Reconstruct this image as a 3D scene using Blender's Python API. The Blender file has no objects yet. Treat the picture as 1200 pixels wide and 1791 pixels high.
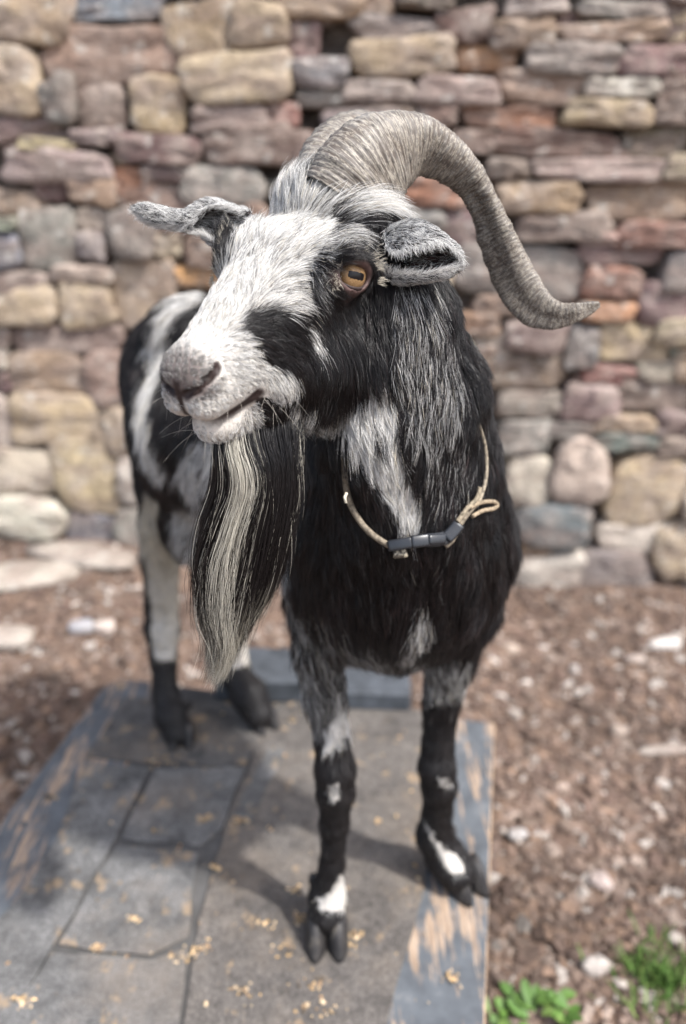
import bpy, bmesh, math, random
import numpy as np
from mathutils import Vector, Matrix, noise as mnoise
random.seed(7); RNG = np.random.default_rng(11)
R = math.radians
sc = bpy.context.scene
COL = sc.collection
# ------------------------------------------------------------------ camera, world, sun
PITCH = R(24.3); CAMH = 1.10; FPX = 1405.0; CX, CY = 600.0, 895.5
cam = bpy.data.objects.new('camera', bpy.data.cameras.new('camera')); COL.objects.link(cam)
cam.location = (0, 0, CAMH); cam.rotation_euler = (R(90) - PITCH, 0, 0)
cam.data.sensor_fit = 'VERTICAL'; cam.data.sensor_height = 24.0
cam.data.lens = FPX / 1791 * 24.0
cam.data.clip_start = 0.02; cam.data.clip_end = 400
cam.data.dof.use_dof = True; cam.data.dof.focus_distance = 0.715; cam.data.dof.aperture_fstop = 1.5
sc.camera = cam
SUN_EL, SUN_AZ = R(56), R(-34)          # azimuth measured from +X towards -Y (towards the photographer)
sun_dir = Vector((math.cos(SUN_EL) * math.cos(SUN_AZ), math.cos(SUN_EL) * math.sin(SUN_AZ), math.sin(SUN_EL)))
world = bpy.data.worlds.new('World'); sc.world = world; world.use_nodes = True
wn = world.node_tree; wn.nodes.clear()
sky = wn.nodes.new('ShaderNodeTexSky'); sky.sky_type = 'NISHITA'; sky.sun_disc = False
sky.sun_elevation = SUN_EL; sky.sun_rotation = math.atan2(sun_dir.x, sun_dir.y)
sky.dust_density = 3.0
hs = wn.nodes.new('ShaderNodeHueSaturation'); hs.inputs['Saturation'].default_value = .72
bg = wn.nodes.new('ShaderNodeBackground'); bg.inputs['Strength'].default_value = 0.15
wo = wn.nodes.new('ShaderNodeOutputWorld')
wn.links.new(sky.outputs[0], hs.inputs['Color']); wn.links.new(hs.outputs[0], bg.inputs[0]); wn.links.new(bg.outputs[0], wo.inputs[0])
sun = bpy.data.objects.new('sun', bpy.data.lights.new('sun', 'SUN')); COL.objects.link(sun)
sun.data.energy = 2.6; sun.data.angle = R(2.2); sun.data.color = (1.0, 0.985, 0.96)
sun.rotation_euler = sun_dir.to_track_quat('Z', 'Y').to_euler(); sun.location = (1, -1, 4)
sc.view_settings.view_transform = 'Standard'; sc.view_settings.look = 'None'
sc.view_settings.gamma = 1.0; sc.view_settings.exposure = 1.14; sc.view_settings.use_curve_mapping = False
sc.render.engine = 'CYCLES'
sc.cycles.max_bounces = 6
# ------------------------------------------------------------------ projection helpers
CP, SP = math.cos(PITCH), math.sin(PITCH)
CR = np.array([1., 0, 0]); CF = np.array([0, CP, -SP]); CD = np.array([0, -SP, -CP]); CAM = np.array([0, 0, CAMH])
def PZ(u, v, z):                       # point of pixel (u,v) at camera depth z
    return CAM + z * ((u - CX) / FPX * CR + (v - CY) / FPX * CD + CF)
def ray(u, v):
    return (u - CX) / FPX * CR + (v - CY) / FPX * CD + CF
def PY(u, v, y):                       # ... on the vertical plane Y = y
    r = ray(u, v); return CAM + r * (y / r[1])
def PG(u, v, z=0.0):                   # ... on the horizontal plane Z = z
    r = ray(u, v); return CAM + r * ((z - CAMH) / r[2])
def depth(p): return float((np.asarray(p) - CAM) @ CF)
def proj(P):                           # world points -> photograph pixels and depth
    q = P - CAM; z = q @ CF
    return CX + FPX * (q @ CR) / z, CY + FPX * (q @ CD) / z, z
# ------------------------------------------------------------------ object helpers
def link(o, parent=None):
    COL.objects.link(o)
    if parent is not None: o.parent = parent
    return o
def thing(name, label, cat, loc=(0, 0, 0), group=None):
    o = bpy.data.objects.new(name, None); o.empty_display_size = .05; link(o); o.location = loc
    o['label'] = label; o['category'] = cat
    if group: o['group'] = group
    return o
def tag(o, label, cat, group=None):
    o['label'] = label; o['category'] = cat
    if group: o['group'] = group
    return o
def mesh(name, V, F, mat=None, parent=None, smooth=True, at=None):
    me = bpy.data.meshes.new(name)
    V = np.asarray(V, float)
    base = np.zeros(3)
    if parent is not None: base = np.array(parent.matrix_basis.translation) if parent.parent is None else np.array(parent.parent.matrix_basis.translation) + np.array(parent.location)
    o_loc = np.zeros(3)
    if at is not None: o_loc = np.asarray(at, float)
    V = V - (o_loc if at is not None else base)
    me.from_pydata(V.tolist(), [], F)
    if smooth: me.polygons.foreach_set('use_smooth', [True] * len(me.polygons))
    if mat: me.materials.append(mat)
    me.update()
    o = bpy.data.objects.new(name, me)
    link(o, parent)
    if at is not None: o.location = o_loc - (base if parent is not None else 0)
    return o
# ------------------------------------------------------------------ material helpers
def lin(c): return tuple(c) + (1.0,)
class NT:
    def __init__(s, name):
        s.m = bpy.data.materials.new(name); s.m.use_nodes = True; s.t = s.m.node_tree
        s.t.nodes.clear(); s.out = s.n('ShaderNodeOutputMaterial'); s.b = s.n('ShaderNodeBsdfPrincipled')
        s.l(s.b.outputs[0], s.out.inputs['Surface'])
    def n(s, t, **k):
        o = s.t.nodes.new(t)
        for a, v in k.items():
            if a.startswith('i_'):
                a = a[2:]; o.inputs[int(a) if a.isdigit() else a].default_value = v
            else: setattr(o, a, v)
        return o
    def l(s, a, b): s.t.links.new(a, b)
    def tex(s, kind='Object'):
        if not hasattr(s, '_tc'): s._tc = s.n('ShaderNodeTexCoord')
        return s._tc.outputs[kind]
    def noise(s, scale, det=6, rough=.6, vec=None, stretch=None):
        v = vec or s.tex()
        if stretch:
            mp = s.n('ShaderNodeMapping'); mp.inputs['Scale'].default_value = stretch; s.l(v, mp.inputs[0]); v = mp.outputs[0]
        o = s.n('ShaderNodeTexNoise'); o.inputs['Scale'].default_value = scale
        o.inputs['Detail'].default_value = det; o.inputs['Roughness'].default_value = rough
        s.l(v, o.inputs['Vector']); return o.outputs[0]
    def ramp(s, fac, stops):
        o = s.n('ShaderNodeValToRGB'); e = o.color_ramp.elements
        while len(e) < len(stops): e.new(.5)
        for i, (p, c) in enumerate(stops): e[i].position = p; e[i].color = lin(c) if len(c) == 3 else c
        s.l(fac, o.inputs[0]); return o.outputs[0]
    def mix(s, f, a, b, mode='MIX'):
        o = s.n('ShaderNodeMix', data_type='RGBA', blend_type=mode)
        for x, i in ((f, 0), (a, 6), (b, 7)):
            if hasattr(x, 'is_linked') or hasattr(x, 'links'): s.l(x, o.inputs[i])
            elif isinstance(x, (int, float)): o.inputs[i].default_value = x
            else: o.inputs[i].default_value = lin(x) if len(x) == 3 else x
        return o.outputs[2]
    def math(s, op, a, b=0.):
        o = s.n('ShaderNodeMath', operation=op)
        for x, i in ((a, 0), (b, 1)):
            if isinstance(x, (int, float)): o.inputs[i].default_value = x
            else: s.l(x, o.inputs[i])
        return o.outputs[0]
    def bump(s, h, strength=.5, dist=.01):
        o = s.n('ShaderNodeBump'); o.inputs['Strength'].default_value = strength; o.inputs['Distance'].default_value = dist
        s.l(h, o.inputs['Height']); s.l(o.outputs[0], s.b.inputs['Normal'])
    def base(s, c, rough=.8, spec=.3):
        if isinstance(c, tuple): s.b.inputs['Base Color'].default_value = lin(c)
        else: s.l(c, s.b.inputs['Base Color'])
        s.b.inputs['Roughness'].default_value = rough
        s.b.inputs['Specular IOR Level'].default_value = spec
        return s.m
G3 = lambda x: (x, x, x)
# stone: the colour of each stone comes from its object colour
t = NT('stone'); oi = t.n('ShaderNodeObjectInfo')
vec = t.n('ShaderNodeVectorMath', operation='ADD'); t.l(t.tex(), vec.inputs[0])
rv = t.n('ShaderNodeVectorMath', operation='SCALE'); rv.inputs[0].default_value = (37, 11, 23); t.l(oi.outputs['Random'], rv.inputs['Scale']); t.l(rv.outputs[0], vec.inputs[1])
n1 = t.noise(13, 6, .62, vec.outputs[0]); n2 = t.noise(60, 5, .65, vec.outputs[0]); n3 = t.noise(5, 4, .6, vec.outputs[0], (1, 1, 3.5))
c = t.mix(t.ramp(n1, [(.42, G3(0)), (.66, G3(.7))]), oi.outputs['Color'], (.43, .36, .31))
c = t.mix(t.ramp(n3, [(.44, G3(0)), (.62, G3(.55))]), c, (.17, .12, .10))
c = t.mix(1.0, c, t.ramp(n2, [(.25, G3(.62)), (.55, G3(1)), (.75, G3(1.3))]), 'MULTIPLY')
c = t.mix(t.ramp(t.noise(24, 3, .5, vec.outputs[0]), [(.62, G3(0)), (.7, G3(.55))]), c, (.55, .52, .47))
t.bump(t.mix(.45, n1, n2), 1.0, .02); STONE = t.base(c, .9, .25)
t = NT('mortar'); n1 = t.noise(30, 6); t.bump(n1, .8, .02)
MORTAR = t.base(t.ramp(n1, [(.3, (.06, .048, .042)), (.55, (.13, .108, .092)), (.8, (.24, .20, .17))]), .95, .1)
t = NT('soil'); n1 = t.noise(14, 8, .65); n2 = t.noise(90, 4); t.bump(t.mix(.5, n1, n2), .9, .02)
SOIL = t.base(t.ramp(n1, [(.25, (.075, .050, .038)), (.5, (.145, .10, .077)), (.75, (.24, .175, .135))]), .95, .1)
def attr_mat(name, rough=.8, spec=.25, nscale=80, lo=.7, hi=1.25, bump=.4, bd=.002):
    t = NT(name); a = t.n('ShaderNodeAttribute', attribute_name='Col'); n = t.noise(nscale, 4)
    c = t.mix(1.0, a.outputs['Color'], t.ramp(n, [(.3, G3(lo)), (.7, G3(hi))]), 'MULTIPLY')
    if bump: t.bump(n, bump, bd)
    return t.base(c, rough, spec)
CHIP = attr_mat('wood_chips', .85, .2)
SHAVE = attr_mat('shavings', .85, .2)
LEAF = attr_mat('leaf', .55, .35, 30, .8, 1.2, 0)
# painted plank: slate paint worn to bare pine in long streaks; u runs along the board
def plank_mat(name, wear, seed):
    t = NT(name); o = t.tex()
    mp = t.n('ShaderNodeMapping'); mp.inputs['Location'].default_value = (seed, seed * .3, 0); t.l(o, mp.inputs[0]); v = mp.outputs[0]
    streak = t.noise(9, 6, .62, v, (9, .8, 1)); blot = t.noise(11, 6, .68, v, (1.6, .6, 1)); fine = t.noise(60, 5, .6, v, (3, .25, 1))
    w = t.math('ADD', t.math('MULTIPLY', streak, .55), t.math('MULTIPLY', blot, .45))
    wear_s = t.ramp(w, [(wear, G3(0)), (wear + .06, G3(1))])
    wood = t.ramp(fine, [(.3, (.15, .105, .075)), (.47, (.31, .225, .16)), (.7, (.43, .335, .255))])
    paint = t.ramp(t.noise(22, 6, .6, v), [(.3, (.060, .066, .074)), (.6, (.105, .115, .127)), (.8, (.19, .192, .193))])
    c = t.mix(wear_s, paint, wood)
    t.bump(t.mix(.6, fine, wear_s), .4, .002)
    return t.base(c, .6, .4)
t = NT('old_grey_board'); n = t.noise(18, 6); t.bump(n, .4, .003)
DARKP = t.base(t.ramp(n, [(.3, (.060, .058, .056)), (.7, (.115, .11, .106))]), .85, .2)
PLANK_A = plank_mat('worn_painted_plank', .505, 3.1); PLANK_B = DARKP; PLANK_C = plank_mat('heavily_worn_plank', .515, 5.2)
t = NT('raw_edge'); n = t.noise(40, 5, .6, None, (1, .3, 6))
EDGE = t.base(t.ramp(n, [(.35, (.10, .09, .085)), (.5, (.38, .27, .18)), (.75, (.55, .42, .30))]), .85, .15)
t = NT('dark_board'); n = t.noise(25, 5); t.bump(n, .4, .003)
DARK = t.base(t.ramp(n, [(.3, (.035, .04, .046)), (.7, (.085, .095, .11))]), .65, .35)
def felt(name, a, b, tan, seed):
    t = NT(name); mp = t.n('ShaderNodeMapping'); mp.inputs['Location'].default_value = (seed, seed, 0); t.l(t.tex(), mp.inputs[0]); v = mp.outputs[0]
    n1 = t.noise(9, 7, .7, v); n2 = t.noise(320, 3, .7, v); n3 = t.noise(16, 5, .62, v); n4 = t.noise(40, 5, .7, v, (1, .6, 1))
    c = t.ramp(n1, [(.3, a), (.7, b)])
    c = t.mix(1.0, c, t.ramp(n2, [(.3, G3(.55)), (.5, G3(1)), (.68, G3(1.75))]), 'MULTIPLY')
    c = t.mix(1.0, c, t.ramp(t.noise(28, 6, .7, v), [(.3, G3(.62)), (.5, G3(1)), (.72, G3(1.35))]), 'MULTIPLY')
    c = t.mix(t.ramp(t.noise(4.5, 5, .65, v), [(.5, G3(0)), (.68, G3(.5))]), c, (.15, .115, .085))
    c = t.mix(t.ramp(t.math('ADD', t.math('MULTIPLY', n3, .6), t.math('MULTIPLY', n4, .4)), [(tan, G3(0)), (tan + .045, G3(.6))]), c, (.34, .24, .145))
    t.bump(n2, .8, .002)
    return t.base(c, .85, .3)
FELT_A = felt('brown_felt', (.062, .056, .052), (.15, .134, .120), .565, 2.)
FELT_B = felt('granule_felt', (.055, .053, .051), (.18, .176, .172), .56, 5.)
FELT_C = felt('grey_felt', (.055, .052, .050), (.13, .124, .118), .56, 9.)
# animal
def hairmat(name, rough=.33, spec=.42):
    t = NT(name); a = t.n('ShaderNodeAttribute', attribute_name='Col')
    t.b.inputs['Base Color'].default_value = (0, 0, 0, 1); t.l(a.outputs['Color'], t.b.inputs['Base Color'])
    t.b.inputs['Roughness'].default_value = rough; t.b.inputs['Specular IOR Level'].default_value = spec
    tr = t.n('ShaderNodeBsdfTranslucent'); t.l(a.outputs['Color'], tr.inputs[0])
    ms = t.n('ShaderNodeMixShader'); ms.inputs[0].default_value = .18
    t.l(t.b.outputs[0], ms.inputs[1]); t.l(tr.outputs[0], ms.inputs[2]); t.l(ms.outputs[0], t.out.inputs['Surface'])
    return t.m
HAIR = hairmat('fur')
SKIN = attr_mat('skin', .62, .35, 300, .8, 1.2, .35, .0008)
t = NT('horn'); n1 = t.noise(14, 6, .65); n2 = t.noise(120, 5, .7); a = t.n('ShaderNodeAttribute', attribute_name='Col')
c = t.ramp(n1, [(.3, (.085, .074, .064)), (.5, (.165, .148, .130)), (.72, (.27, .25, .225))])
c = t.mix(1.0, c, t.ramp(n2, [(.3, G3(.6)), (.6, G3(1.1)), (.75, G3(1.5))]), 'MULTIPLY')
c = t.mix(a.outputs['Fac'], (.085, .062, .046), c)
hu = t.n('ShaderNodeAttribute', attribute_name='HornUV'); n4 = t.noise(1.0, 4, .6, hu.outputs['Vector'], (190, 2.4, 2.4)); n5 = t.noise(1.0, 3, .6, hu.outputs['Vector'], (60, 9, 9))
ln = t.math('ADD', t.math('MULTIPLY', n4, .7), t.math('MULTIPLY', n5, .3))
c = t.mix(t.ramp(ln, [(.465, G3(0)), (.495, G3(.36)), (.505, G3(.36)), (.535, G3(0))]), c, (.60, .54, .43))
c = t.mix(t.ramp(n4, [(.34, G3(.8)), (.44, G3(0))]), c, (.07, .052, .04))
t.bump(n2, .6, .0012); HORN = t.base(c, .55, .4)
t = NT('hoof'); n = t.noise(60, 4, .6, None, (1, 1, .3)); HOOF = t.base(t.ramp(n, [(.35, (.012, .011, .012)), (.6, (.035, .032, .031)), (.78, (.22, .19, .15))]), .55, .4)
# ------------------------------------------------------------------ the setting: ground
PLAT_H = .30                            # platform deck above the ground
GZ = -PLAT_H
def gz(x, y):                           # ground height: rises to the left towards the wall
    b = .235 / (1 + math.exp(-(y - 1.95) * 5)) / (1 + math.exp((x + .35) * 3.5))
    return GZ + b + .018 * mnoise.noise(Vector((x * 2.3, y * 2.3, 0))) + .007 * mnoise.noise(Vector((x * 9, y * 9, 3)))
def grid_xy():
    xs = np.concatenate([[-200, -60, -20, -8, -5], np.arange(-3.2, 3.21, .05), [5, 8, 20, 60, 200]])
    ys = np.concatenate([[-200, -60, -20, -6, -2], np.arange(-.6, 3.2, .05), [5, 8, 20, 60, 200]])
    return xs, ys
xs, ys = grid_xy(); V = []; F = []
for j, y in enumerate(ys):
    for i, x in enumerate(xs):
        far = abs(x) > 3.5 or y > 3.3 or y < -.7
        V.append((x, y, GZ if far else gz(x, y)))
nx = len(xs)
for j in range(len(ys) - 1):
    for i in range(nx - 1):
        a = j * nx + i; F.append((a, a + 1, a + nx + 1, a + nx))
g = mesh('ground', V, F, SOIL); g['kind'] = 'structure'
def col_attr(me, cols, domain='POINT'):
    a = me.color_attributes.new('Col', 'FLOAT_COLOR', domain)
    c = np.ones((len(cols), 4), np.float32); c[:, :3] = np.asarray(cols)[:, :3]
    a.data.foreach_set('color', c.ravel())
# wood chip mulch: too many to count
PAL = np.array([(.145, .100, .077), (.18, .13, .103), (.13, .088, .07), (.095, .066, .053), (.26, .205, .17), (.165, .122, .10), (.36, .32, .285), (.20, .135, .098), (.16, .115, .092), (.115, .082, .066), (.145, .107, .085), (.105, .073, .058)])
def chips(name, n, region, mat, smin, smax, pal, zf, flat=.3, excl=None):
    V = []; F = []; C = []
    base = np.array([(-1, -1, -1), (1, -.8, -1), (.9, 1, -1), (-1, .8, -1), (-.8, -.9, 1), (.8, -.7, 1), (.8, .8, 1), (-.9, .7, 1)]) * .5
    q = [(0, 3, 2, 1), (4, 5, 6, 7), (0, 1, 5, 4), (1, 2, 6, 5), (2, 3, 7, 6), (3, 0, 4, 7)]
    k = 0
    while k < n:
        x, y = region()
        if excl and excl(x, y): continue
        s = smin + (smax - smin) * random.random() ** 2.6
        d = np.array([s, s * random.uniform(.4, .95), s * flat * random.uniform(.5, 1.3)])
        m = np.array((Matrix.Rotation(random.uniform(0, 6.28), 3, 'Z') @ Matrix.Rotation(random.gauss(0, .35), 3, 'X') @ Matrix.Rotation(random.gauss(0, .35), 3, 'Y')))
        b = (base + RNG.normal(0, .09, (8, 3))) * d
        b = b @ m.T + np.array([x, y, zf(x, y) + d[2] * .3])
        V.append(b); F += [tuple(v + 8 * k for v in f) for f in q]
        c = pal[random.randrange(len(pal))] * random.uniform(.75, 1.25) * (1 + .55 * mnoise.noise(Vector((x * 3.1, y * 3.1, 7))))
        C.append(np.repeat(c[None], 8, 0)); k += 1
    o = mesh(name, np.concatenate(V), F, mat, smooth=False); col_attr(o.data, np.concatenate(C)); o['kind'] = 'stuff'
    return o
# platform frame in plan: right edge direction
A_BL = PG(190, 1190); A_BR = PG(865, 1265)
E2 = np.array([math.sin(R(10.9)), math.cos(R(10.9)), 0]); E1 = np.array([E2[1], -E2[0], 0])
PW = float((A_BR - A_BL) @ E1); PO = A_BR - E1 * PW      # back-left corner
def plat(a, b, z=0.): return PO + E1 * a - E2 * b + np.array([0, 0, z])   # a: metres from left edge, b: metres towards the camera
def to_plat(p): d = np.asarray(p) - PO; return float(d @ E1), -float(d @ E2)
def in_plat(x, y):
    a, b = to_plat((x, y, 0)); return .05 < a < PW - .05 and .05 < b < 1.35
WY = 2.50
def reg():
    y = random.uniform(.35, WY + .02) if random.random() < .75 else random.uniform(.9, 2.2)
    w = .25 + y * .62
    return random.uniform(-w - .2, w + .2), y
mulch = chips('mulch', 27000, reg, CHIP, .009, .042, PAL, gz, .3, in_plat)
# ------------------------------------------------------------------ the stone wall
wall = thing('stone_wall', 'rough dry-stone wall of brown, tan and purple stones behind the goat', 'wall', (0, WY, GZ))
V = []; F = []
x0, x1, z0, z1, yb = -2.7, 2.7, GZ - .1, 1.95, .55
xs = np.arange(x0, x1 + .01, .08); zs = np.arange(z0, z1 + .01, .08)
for z in zs:
    for x in xs: V.append((x, WY + .034 + .03 * mnoise.noise(Vector((x * 8, z * 8, 1))), z))
n = len(xs)
for j in range(len(zs) - 1):
    for i in range(n - 1): a = j * n + i; F.append((a, a + 1, a + n + 1, a + n))
k = len(V); zt = zs[-1]; xe = xs[-1]; yq = WY + .5
V += [(x0, yq, z0), (xe, yq, z0), (xe, yq, zt), (x0, yq, zt)]
top = [(len(zs) - 1) * n + i for i in range(n)]; F.append(tuple(top) + (k + 2, k + 3)); F.append((k + 1, k, k + 3, k + 2))
F.append(tuple([0 + j * n for j in range(len(zs))][::-1]) + (k, k + 3)[:0] + (k, k + 3)); F.append(tuple([n - 1 + j * n for j in range(len(zs))]) + (k + 2, k + 1))
mesh('mortar_core', V, F, MORTAR, wall, smooth=False)
C = dict(T=(.45, .35, .235), B=(.34, .245, .175), P=(.225, .160, .135), L=(.345, .275, .235), G=(.25, .235, .205), O=(.42, .235, .12), S=(.20, .215, .235),
         D=(.155, .098, .082), C=(.56, .50, .42), R=(.31, .165, .12), K=(.54, .45, .38), E=(.14, .16, .15))
def stone(x0, z0, x1, z1, key, thick=None, tilt=0, y=WY, e=None, squash=1.):
    cx, cz, a, b = (x0 + x1) / 2, (z0 + z1) / 2, abs(x1 - x0) / 2, abs(z1 - z0) / 2
    if thick is None: thick = random.uniform(.025, .06)
    N = 22; rings = [(1.0, -.10), (1.03, .0), (1.02, thick * .62), (.99, thick * .92), (.93, thick * 1.0), (.5, thick * 1.01)]
    ee = e or random.uniform(5., 12.); sk = random.uniform(-.2, .2); tp = random.uniform(-.16, .16); sd = random.uniform(0, 99)
    V = []
    for r, d in rings:
        for i in range(N):
            th = 2 * math.pi * i / N; c_, s_ = math.cos(th), math.sin(th)
            rr = (abs(c_) ** ee + abs(s_) ** ee) ** (-1 / ee)
            wob = 1 + .13 * mnoise.noise(Vector((c_ * 1.6 + sd, s_ * 1.6, r * .5))) + .06 * mnoise.noise(Vector((c_ * 4 + sd, s_ * 4, 9)))
            px, pz = c_ * rr * r * wob, s_ * rr * r * wob
            px, pz = px * (1 + tp * pz), pz * (1 + tp * .8 * px) + sk * px * .5
            dd = d + (.014 * mnoise.noise(Vector((px * 1.6 + sd, pz * 1.6, 5))) + .010 * mnoise.noise(Vector((px * 4 + sd, pz * 4, 5))) + .02 * (px * sk - pz * tp) if d > 0 else 0)
            V.append((px * a, -dd, pz * b))
    V.append((0, -thick * 1.03, 0)); M = len(rings); F = []
    for j in range(M - 1):
        for i in range(N):
            i2 = (i + 1) % N; F.append((j * N + i, j * N + i2, (j + 1) * N + i2, (j + 1) * N + i))
    for i in range(N): F.append(((M - 1) * N + i, (M - 1) * N + (i + 1) % N, M * N))
    V = np.array(V); ct, st = math.cos(tilt), math.sin(tilt)
    V = np.stack([V[:, 0] * ct - V[:, 2] * st, V[:, 1], V[:, 0] * st + V[:, 2] * ct], 1) + np.array([cx, y, cz])
    o = mesh('stone', V, F, STONE, wall, at=(cx, y, cz))
    c = np.array(C[key]) * random.uniform(.86, 1.16) + RNG.normal(0, .010, 3)
    o.color = (*np.clip(c, .03, .8), 1)
    return o
SPEC = """-20 -12 135 80 T|105 -12 292 42 S|83 46 322 148 B|290 4 412 108 B|403 2 508 86 T|480 -20 640 38 T|-25 82 82 205 T|78 135 140 218 G|138 150 226 230 P|232 133 328 236 T|322 94 512 182 T|505 38 560 106 P|510 100 612 158 G|338 184 470 232 L|470 178 526 224 R|-25 205 115 250 P|130 224 214 256 P|40 240 140 272 T|15 258 206 322 L|211 234 356 290 D|358 214 512 290 P|250 290 330 318 P|320 290 465 360 G|125 308 210 360 B|200 290 272 356 O|65 315 125 352 D|-25 328 72 378 B|-25 378 42 402 G|42 360 142 470 G|138 360 195 405 L|140 402 192 455 G|195 360 278 452 G|262 398 322 452 T|325 412 395 468 P|310 460 388 502 O|-25 402 45 470 S|-25 470 95 514 P|95 458 205 492 L|-25 500 106 566 T|108 488 205 572 T|200 452 312 575 T|28 564 215 618 P|-25 570 26 604 P|20 612 156 684 B|153 610 248 706 B|-25 604 22 640 C|-25 640 26 680 P|28 682 190 770 T|186 700 240 792 B|-25 680 30 776 K|98 750 216 885 T|-25 776 108 858 K|-25 858 125 930 C|120 886 215 958 E|205 880 300 990 G|212 790 262 872 C
600 -15 692 28 T|692 -12 792 20 G|612 28 762 80 G|760 15 858 80 D|852 36 966 92 P|878 -6 988 34 C|1008 4 1158 38 G|1160 -12 1215 10 P|1163 20 1215 80 B|972 40 1158 80 B|612 68 792 138 B|794 80 902 128 O|910 75 1078 136 G|1074 80 1215 136 P|598 140 728 184 L|725 134 872 186 L|868 120 1016 186 B|1016 136 1146 172 C|1146 136 1215 168 P|1133 165 1215 222 D|978 174 1132 224 T|804 184 972 226 R|724 180 798 226 P|520 156 622 190 G|620 186 724 210 P|788 226 862 270 P|860 226 1085 276 D|1085 218 1215 282 D|845 275 925 315 G|922 276 1152 318 L|1152 276 1215 322 P|700 305 820 365 R|866 314 1012 374 B|1018 312 1215 386 B|698 365 780 405 G|775 365 850 430 P|896 370 1062 420 P|1072 386 1215 432 R|1008 402 1076 428 B|1008 428 1152 462 P|1152 436 1215 512 G|795 430 1015 520 G|1013 462 1118 520 R|1108 486 1215 570 P|1006 524 1104 560 O|825 512 906 552 B|798 545 872 584 R|826 576 900 618 K|878 555 986 614 P|985 566 1044 642 G|1044 560 1168 630 T|1164 566 1215 622 G|828 618 986 678 D|1013 634 1112 668 R|1108 626 1196 666 L|866 680 982 726 L|978 668 1080 730 P|1076 664 1215 716 P|866 728 956 792 G|952 732 1036 764 G|1034 720 1142 750 T|1034 748 1142 782 E|1138 714 1215 756 P|878 790 962 880 C|958 762 1062 872 K|1060 788 1186 912 T|1140 756 1215 792 L|1184 786 1215 852 C|898 870 1028 948 E|895 934 962 972 O|1038 906 1182 962 C|898 960 1012 1030 C|1000 952 1132 1036 G|1130 902 1225 1002 T|1008 1020 1182 1075 C|1182 850 1230 906 K|1180 1000 1260 1060 G|780 900 900 960 K|770 955 898 1040 G|800 1030 1000 1090 C
440 960 512 1010 C|430 1005 520 1060 T|505 985 600 1050 G|410 900 500 962 T|512 290 640 340 P|560 190 700 250 G|640 250 720 320 P|470 226 560 290 P|380 350 470 420 B"""
rects = []
for i, s in enumerate(SPEC.replace('\n', '|').split('|')):
    a = s.split(); u0, v0, u1, v1 = map(float, a[:4])
    vm = (v0 + v1) / 2; um = (u0 + u1) / 2
    X0, X1 = PY(u0 + 1, vm, WY)[0], PY(u1 - 1, vm, WY)[0]; Z1, Z0 = PY(um, v0 + 1, WY)[2], PY(um, v1 - 1, WY)[2]
    rects.append((X0, Z0, X1, Z1))
    big = (X1 - X0) * (Z1 - Z0)
    stone(X0, Z0, X1, Z1, a[4], tilt=random.gauss(0, .03), thick=random.uniform(.04, .075) if vm > 780 else None, e=random.uniform(3, 5) if vm > 780 else None)
# courses beyond the frame and behind the goat
keys = 'PPPBBLLGTTDRGC'
z = GZ - .02
while z < 1.93:
    h = random.uniform(.075, .16); x = -2.65 + random.uniform(0, .1)
    while x < 2.6:
        w = random.uniform(.12, .38); cx, cz = x + w / 2, z + h / 2
        hit = False
        for (a, b, c, d) in rects:
            ox = min(c, x + w) - max(a, x); oz = min(d, z + h) - max(b, z)
            if ox > 0 and oz > 0 and ox * oz > .22 * w * h: hit = True; break
        if not hit: stone(x + .004, z + .004, x + w - .004, z + h - .004, random.choice(keys), tilt=random.gauss(0, .02))
        x += w
    z += h
# small packing stones in the joints
for i in range(170):
    x = random.uniform(-1.5, 1.5); z = random.uniform(GZ, 1.5)
    if any(a + .012 < x < c - .012 and b + .01 < z < d - .01 for (a, b, c, d) in rects): continue
    stone(x - .03, z - .018, x + .03, z + .018, random.choice('PGBLT'), thick=.02, y=WY + .01)
# ------------------------------------------------------------------ loose rocks on the ground
def rock(px, py, w, h, d, key, label, name='rock', sub=2, group=None, sharp=.18):
    p = PG(px, py, GZ + .02); p[2] = gz(p[0], p[1])
    bm = bmesh.new(); bmesh.ops.create_icosphere(bm, subdivisions=sub, radius=1)
    s = random.uniform(0, 50)
    for v in bm.verts:
        n = v.co.normalized(); f = 1 + sharp * 2 * mnoise.noise(n * 1.3 + Vector((s, 0, 0))) + sharp * mnoise.noise(n * 3 + Vector((0, s, 0)))
        q = Vector([math.copysign(abs(x) ** .7, x) for x in n])
        v.co = Vector((q.x * w / 2, q.y * d / 2, q.z * h / 2)) * f
    V = np.array([v.co for v in bm.verts]); F = [tuple(v.index for v in f.verts) for f in bm.faces]; bm.free()
    a = random.uniform(-.4, .4); V = np.stack([V[:, 0] * math.cos(a) - V[:, 1] * math.sin(a), V[:, 0] * math.sin(a) + V[:, 1] * math.cos(a), V[:, 2]], 1)
    o = mesh(name, V + p + np.array([0, 0, h * .3]), F, STONE, at=p)
    o.color = (*C[key], 1) if isinstance(key, str) else (*key, 1)
    return tag(o, label, 'rock', group)
WH = (.62, .58, .54)
rock(20, 1085, .46, .045, .18, (.44, .40, .34), 'long flat pale slab at the left edge beside the wall foot', 'slab')
rock(150, 1045, .40, .04, .14, (.42, .375, .32), 'flat pale slab on the mulch just left of the hind leg', 'slab')
rock(10, 1165, .22, .04, .10, (.42, .37, .32), 'small low pale slab at the left edge, nearest the platform', 'slab')
rock(1165, 1118, .11, .035, .05, WH, 'elongated white stone on the mulch near the right edge below the wall')
rock(1045, 1690, .06, .03, .035, WH, 'white pebble beside the green plants at lower right')
rock(1005, 1165, .03, .035, .03, WH, 'small upright white pebble on mulch right of the goat chest')
rock(1110, 1148, .06, .03, .04, (.5, .43, .38), 'blunt pale pebble just below left of the elongated white stone')
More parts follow.
